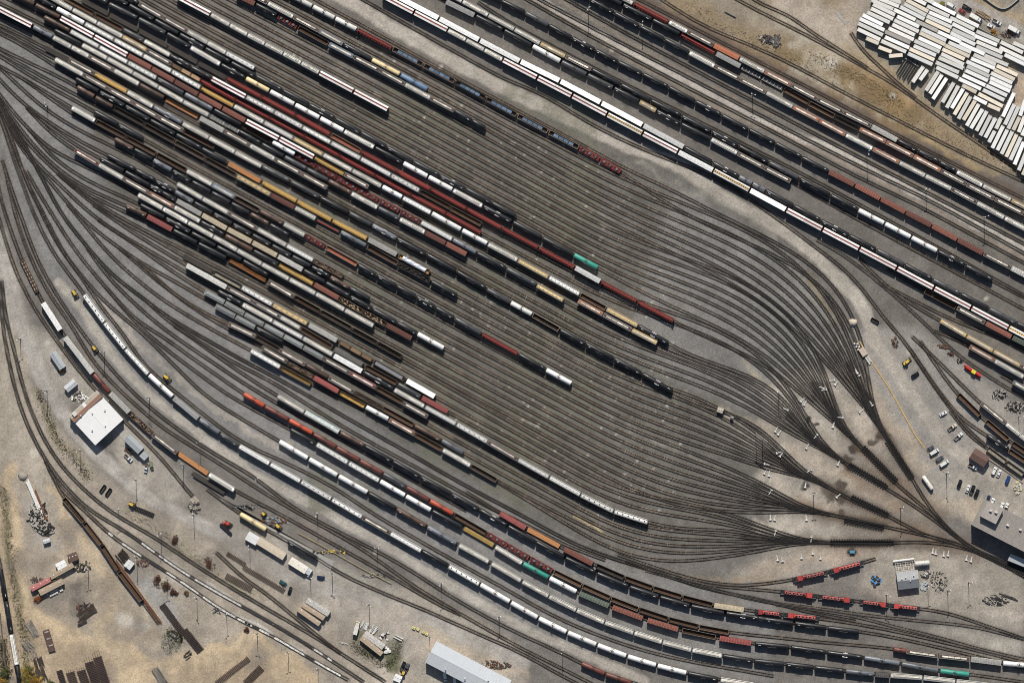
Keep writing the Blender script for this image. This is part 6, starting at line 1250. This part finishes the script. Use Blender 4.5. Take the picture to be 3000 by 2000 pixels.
part('tan_box', MB().box(-.3, .3, 0, 5.2, 3.6, 1.8), mat('tan_box_paint', (.52,.42,.34), .7), t)
for i in range(14): part('block', MB().box((-7.2 if i < 5 else 3.6)+(i%5)*1.05, -1.4+1.3*(i//5 if i >= 5 else i%2), 0, .8, 1.1, .8), STEELW, t)
pile('scrap_heap', 'dark log and brush pile on the grass slope', 'log pile', 'D110,345', 95, 45, 1.6, 80, DARKJ, 30, long=4, m2=mat('bleached_wood', (.36,.31,.26), .9))
sticks('timber_stack', 'bleached poles beside the dark log pile', 'timber stack', 'D165,372', 95, 60, 55, 24, mat('grey_poles', (.15,.14,.135), .9, 0, .3), 31, .3, .3)
x, y = at('C1970,128'); t = thing('steel_beam', 'single dark steel beam lying on the grey clearing', 'beam', (x,y), ang(28)); part('web', MB().box(0, 0, .1, 7.4, .9, .5), DARKJ, t); part('flange', MB().box(0, .25, .6, 7.4, .15, .1), STEELW, t)
x, y = at('D1325,610'); t = thing('chassis_stack', 'stack of dark trailer chassis beside the storage lot', 'trailer chassis', (x,y), ang(-58)); R = random.Random(8)
for i in range(7): part('chassis_beam', MB().box(R.uniform(-1,1), -4.6+i*1.5, .6+.2*(i%2), 12.5, .5, .4), BLACK_M, t)
for i in range(10): part('wheel_hub', MB().cyl((5+R.uniform(-1,1)*.5,-4.6+i,.9), (5.0,-4.5+i,1.2), .4, 10), JUNKW, t)
pile('scrap_heap', 'vehicle parts beside the fence at the right edge', 'scrap heap', 'D2215,300', 70, 30, 1.0, 50, DARKJ, 33, m2=RUST_M)
sticks('timber_stack', 'pale planks and orange pipes on the street verge', 'timber stack', 'D1990,135', 150, 40, 30, 16, mat('mixed_planks', (.40,.30,.20), .85, 0, .35, rnd=.3, scale=4), 34)
pile('scrap_heap', 'dark running gear stacked behind the cabin apron', 'running gear', 'L2140,500', 70, 45, 1.5, 60, BLACK_M, 35, long=3, m2=JUNKW)
pile('scrap_heap', 'mixed machine parts along the apron edge', 'machine parts', 'L2280,610', 95, 50, 1.3, 90, DARKJ, 36, m2=JUNKW)
for i, (lab, tok) in enumerate((('line of rusty running gear on the apron','L1640,75'),('rusty running gear end beside red crane','L1710,140'),('dark wheel parts above the red crane vehicle','L1790,205'))): pile('scrap_heap', lab, 'running gear', tok, 60 if i == 0 else 34, 20, .9, 30, RUST_M if i < 2 else DARKJ, 37+i, m2=DARKJ, deg=40)
pile('scrap_heap', 'reddish running gear beside the pale yard road', 'running gear', 'L1215,45', 30, 50, .9, 26, RUST_M, 41, deg=55, m2=DARKJ)
pile('rubble_heap', 'white machine drums in the right corner of parking', 'drums', 'L2290,1320', 40, 55, 1.0, 22, mat('yellow_drums', (.52,.47,.25), .7), 42, size=(.7,1.3), m2=STEELW)
pile('scrap_heap', 'dark stored wheelsets and frames near the loop road', 'running gear', 'P1200,480', 110, 45, 1.2, 80, DARKJ, 43, long=4, deg=25, m2=JUNKW)
sticks('timber_stack', 'long dark rails lying beside the loop road', 'rails', 'P1265,462', 180, 20, 20, 6, DARKJ, 44, .3, .02, .4)
pile('rubble_heap', 'white and dark parts spread right of plant hut', 'machine parts', 'P915,385', 75, 100, .9, 120, JUNKW, 45, size=(.3,1.0), m2=DARKJ)
pile('scrap_heap', 'bright blue tarpaulin and dark barrels in the loop', 'tarpaulin', 'P598,383', 50, 42, 1.2, 26, mat('blue_tarpaulin', (.05,.22,.52), .5), 46, size=(.7,1.8), m2=DARKJ)
pile('rubble_heap', 'crumpled grey sheeting beside the plant hut', 'sheeting', 'P843,408', 34, 38, .7, 40, ROOFG, 47, size=(.6,1.3))
pile('machine_parts', 'dark pumps and a pale skip behind the plant hut', 'machine parts', 'P850,352', 46, 34, 1.4, 26, DARKJ, 48, size=(.6,1.5), m2=STEELW)
sticks('timber_stack', 'white pipes bundled above the weedy trailers', 'pipes', 'N1008,1062', 75, 60, -65, 9, STEELW, 49, .45, .05, .4); sticks('timber_stack', 'white pipes bundled right of the first bundle', 'pipes', 'N1078,1100', 95, 55, -55, 9, STEELW, 50, .45, .05, .4); sticks('timber_stack', 'white beams at the right of weedy trailers', 'pipes', 'N1300,1172', 90, 26, 28, 5, STEELW, 51, .45, .04, .3); sticks('timber_stack', 'white beam left of the weedy trailers', 'pipes', 'N825,1222', 85, 14, 18, 3, STEELW, 52, .35, .04, .3)
pile('machine_parts', 'white tanks and cabinets beside the grey patched trailer', 'machine parts', 'N1185,1155', 50, 35, 1.2, 14, STEELW, 53, size=(.9,1.6), m2=DARKJ); pile('machine_parts', 'white tank on legs at the end of the grey patched trailer', 'machine parts', 'N1195,1275', 28, 34, 1.5, 8, STEELW, 54, size=(1.4,2.2))
pile('rubble_heap', 'dark scrap strewn along the warehouse north wall', 'scrap heap', 'N2140,1410', 150, 36, 1.0, 80, DARKJ, 55, long=3, deg=28, m2=RUST_M)
for i, tok in enumerate(('N1437,1085','N1475,1097','N1522,1123','N1550,1138')):
    x, y = at(tok); t = thing('barrier_block', ['yellow barrier block, first of four in a line','yellow barrier block, second of four in a line','yellow barrier block, third of four in a line','yellow barrier block, last of four beside the warehouse'][i], 'barrier', (x,y), ang(28), 'yellow barrier blocks by the warehouse'); part('block', MB().box(0, 0, 0, 2.2-.3*(i > 0), 1.5, .9, taper=.85), mat('pale_yellow', (.62,.56,.24), .7), t); part('lifting_eye', MB().box(0, 0, .88, .4, .2, .2), DARKJ, t)
plant('yellow skid loader below the black pickup', 'N1345,1480', -70, L=3.6); plant('small yellow machine at top of the service yard', 'N118,80', 40, L=3.0)
pile('machine_parts', 'rusty carrier frames and blue box along the pad', 'machine parts', 'N215,145', 120, 30, 1.2, 70, RUST_M, 56, long=3, deg=32, m2=mat('worn_blue', (.20,.28,.32), .7))
pile('machine_parts', 'dark hoses and fittings along the yellow barrier', 'machine parts', 'N700,420', 190, 16, .7, 50, DARKJ, 57, deg=30, m2=YEL); pile('machine_parts', 'dark fittings at the end of yellow barrier', 'machine parts', 'N1080,625', 110, 16, .7, 40, DARKJ, 58, deg=30, m2=JUNKW)
pile('machine_parts', 'dark machines and parts at the pad head', 'machine parts', 'I1715,1490', 60, 60, 1.3, 50, DARKJ, 59, m2=JUNKW); pile('machine_parts', 'dark wheels row along the rails by the pad', 'machine parts', 'N-20,20', 140, 20, .9, 50, BLACK_M, 60, deg=32, m2=mat('grey_metal', (.3,.3,.3), .6))
pile('machine_parts', 'orange digger parts between the shed and hut', 'machine parts', 'I545,298', 40, 20, 1.0, 18, mat('worn_orange', (.45,.22,.06), .7), 61, m2=DARKJ); pile('machine_parts', 'white cylinders and frames above the workshop', 'machine parts', 'I690,520', 75, 45, 1.2, 46, STEELW, 62, long=3, m2=DARKJ); pile('machine_parts', 'dark machines beside the grey canopy shed', 'machine parts', 'I1145,1000', 60, 36, 1.3, 30, DARKJ, 63, m2=RUST_M)
x, y = at('I1710,1428'); t = thing('gravel_box', 'pale wooden crossing deck on the end of the track', 'crossing deck', (x,y), ang(48))
for i in range(4): part('plank', MB().box(0, -1.5+i*1.0, .3, 4.4, .9, .15), mat('pale_boards', (.33,.28,.23)), t)
# sand heaps
def heap(label, tok, r, h, m):
    x, y = at(tok); R = random.Random(3); rings = []; r = px(r)
    for k, (q, z) in enumerate(((1,-.1),(.72,.45),(.4,.8),(.12,1.0))): rings.append([(math.cos(a)*r*q*(1+.15*math.sin(3*a+k)), math.sin(a)*r*q*(1+.15*math.cos(2*a+k)), z*h) for a in [i*2*math.pi/20 for i in range(20)]])
    t = thing('sand_heap', label, 'sand heap', (x,y)); part('heap', MB().loft(rings), m, t, True)
heap('pale sand heap on the road edge right of the bowl', 'H848,1368', 42, 2.2, mat('pale_sand', (.52,.44,.36), .95)); heap('small grey sand heap at the left by the dirt road', 'I200,1220', 42, 1.6, mat('grey_sand', (.30,.27,.235), .95))
# trees
def leafy(label, tok, r, h, seed, cols):
    x, y = at(tok); R = random.Random(seed); t = thing('autumn_tree', label, 'tree', (x,y)); rr = px(r); tr = MB().cyl((0,0,-.2), (0,0,h*.45), .28, 8, .18)
    tips = []
    for i in range(8):
        a = i*.8+R.random(); q = (math.cos(a)*rr*R.uniform(.3,.7), math.sin(a)*rr*R.uniform(.3,.7), h*R.uniform(.5,.8)); tr.cyl((0,0,h*.35), q, .12, 6, .03); tips.append(q)
    part('trunk', tr, mat('bark', (.07,.05,.035), .95), t); groups = [MB() for _ in cols]
    cl = [(p[0]+R.gauss(0,.3)*rr, p[1]+R.gauss(0,.3)*rr, p[2]+R.gauss(0,.12)*h, R.uniform(.22,.42)*rr, R.randrange(len(cols))) for p in tips for _ in range(4)]
    for c in cl:
        for i in range(70):
            u = Vector((R.gauss(0,1),R.gauss(0,1),R.gauss(0,1))).normalized(); p = Vector(c[:3])+u*c[3]*R.random()**.33; s = R.uniform(.14,.30); e = Vector((R.gauss(0,1),R.gauss(0,1),R.gauss(0,.4))).normalized(); f = e.cross(Vector((R.gauss(0,1),R.gauss(0,1),R.gauss(0,1)))).normalized(); b = groups[c[4]]; k = len(b.v)
            b.v += [tuple(p+e*s), tuple(p+f*s*.7), tuple(p-e*s), tuple(p-f*s*.7)]; b.f.append((k,k+1,k+2,k+3))
    for b, cm in zip(groups, cols):
        if b.v: part('crown', b, mat('leaf_'+cm[0], cm[1], .8, 0, .25, rnd=.2), t)
GRN = ('green', (.085,.105,.035)); OLV = ('olive', (.16,.15,.045)); YLW = ('yellow', (.42,.27,.035)); ORG = ('orange', (.38,.17,.03))
leafy('green and yellow tree nearest the tank cars, upper', 'M262,1440', 62, 7, 71, [GRN, OLV, YLW]); leafy('yellow-green tree at the bottom edge beside the tank cars', 'M245,1530', 66, 7, 72, [YLW, OLV, YLW]); leafy('bright yellow tree at the very bottom edge', 'M325,1560', 55, 6, 73, [YLW, ORG, OLV]); leafy('green tree in the bottom left corner', 'M25,1470', 55, 7, 74, [GRN, OLV]); leafy('yellow tree cut by the bottom left corner', 'M20,1555', 48, 6, 75, [YLW, OLV, ORG]); leafy('small green tree at the bottom beside the sleepers', 'M450,1575', 40, 5, 76, [OLV, GRN])
bush('orange shrub behind the storage lot fence', 'D2085,285', 32, 2.2, mat('orange_shrub', (.34,.18,.05), .9, 0, .3), 64, name='shrub'); bush('green shrub at the end of white van street parking', 'D1640,35', 30, 1.6, mat('yellow_green_shrub', (.21,.21,.06), .9, 0, .3), 65, name='shrub')
# weeds: uncountable
def weeds(label_mat, lines, n, spread, h, seed, name='weeds'):
    R = random.Random(seed); b = MB(); L = [catmull([full(t) for t in l.split()], 8) for l in lines]
    for i in range(n):
        P = R.choice(L); p = P[R.randrange(len(P))]; x, y = world((p[0]+R.gauss(0,spread), p[1]+R.gauss(0,spread))); s = R.uniform(.10,.32); k = len(b.v); a = R.uniform(0,6.28)
        for j in range(3):
            c, d = math.cos(a+j*1.05)*s, math.sin(a+j*1.05)*s; k = len(b.v); b.v += [(x-c,y-d,-.05),(x+c,y+d,-.05),(x+c*1.2+.1,y+d*1.2,h*R.uniform(.3,1)),(x-c*1.2,y-d*1.2+.1,h*R.uniform(.3,1))]; b.f.append((k,k+1,k+2,k+3))
    tag(link(name, b.mesh(name, label_mat)), kind='stuff')
weeds(mat('weed_olive', (.125,.120,.062), .95, 0, .3), ["I340,480 I400,650 I480,830 I560,980 I700,1120 I780,1220","N900,1230 N1050,1330 N1200,1420 N1280,1300 N1320,1220","M1500,1130 M1580,1180"], 2600, 8, .22, 80)
weeds(mat('dry_grass', (.28,.215,.115), .95, 0, .3), ["M1100,70 M1400,260 M1700,480 M2100,760 N100,780","C1600,60 C2000,300 D200,470 D900,840 D1500,1150 D2300,1500","D500,500 D900,700 D1250,900"], 3600, 12, .16, 81, 'dry_grass')
weeds(mat('weed_dark', (.105,.10,.055), .95, 0, .3), ["M20,-150 M70,300 M130,800 M200,1100 M230,1500","M20,1200 M60,1500"], 2600, 9, .3, 82)
# ---------------------------------------------------------------- light, sky, camera
w = bpy.data.worlds.new('World'); SC.world = w; w.use_nodes = True; nt = w.node_tree; bg = nt.nodes['Background']; sky = nt.nodes.new('ShaderNodeTexSky'); sky.sky_type = 'NISHITA'; sky.sun_disc = False
EL = 43.0; AZ = 1.5
sky.sun_elevation = math.radians(EL); sky.sun_rotation = math.radians(-AZ); sky.air_density = 1.2; sky.dust_density = 1.5
nt.links.new(sky.outputs[0], bg.inputs[0]); bg.inputs[1].default_value = SKY_STRENGTH
l = bpy.data.lights.new('sun', 'SUN'); l.energy = SUN_STRENGTH; l.angle = math.radians(.5); l.color = (1.0,.955,.88); lo = bpy.data.objects.new('sun', l); COL.objects.link(lo); lo.rotation_euler = (-math.radians(90-EL), 0, math.radians(AZ))
H = 2600.0
cam = bpy.data.cameras.new('camera'); cam.sensor_width = 36; cam.lens = 36*H/(3000*S); cam.clip_start = 10; cam.clip_end = 60000; co = bpy.data.objects.new('camera', cam); COL.objects.link(co); co.location = (0,0,H); SC.camera = co
SC.view_settings.view_transform = 'Standard'; SC.view_settings.look = 'None'; SC.view_settings.gamma = 1; SC.view_settings.exposure = EXPOSURE
SC.cycles.filter_width = .95; SC.cycles.max_bounces = 5; SC.cycles.diffuse_bounces = 2
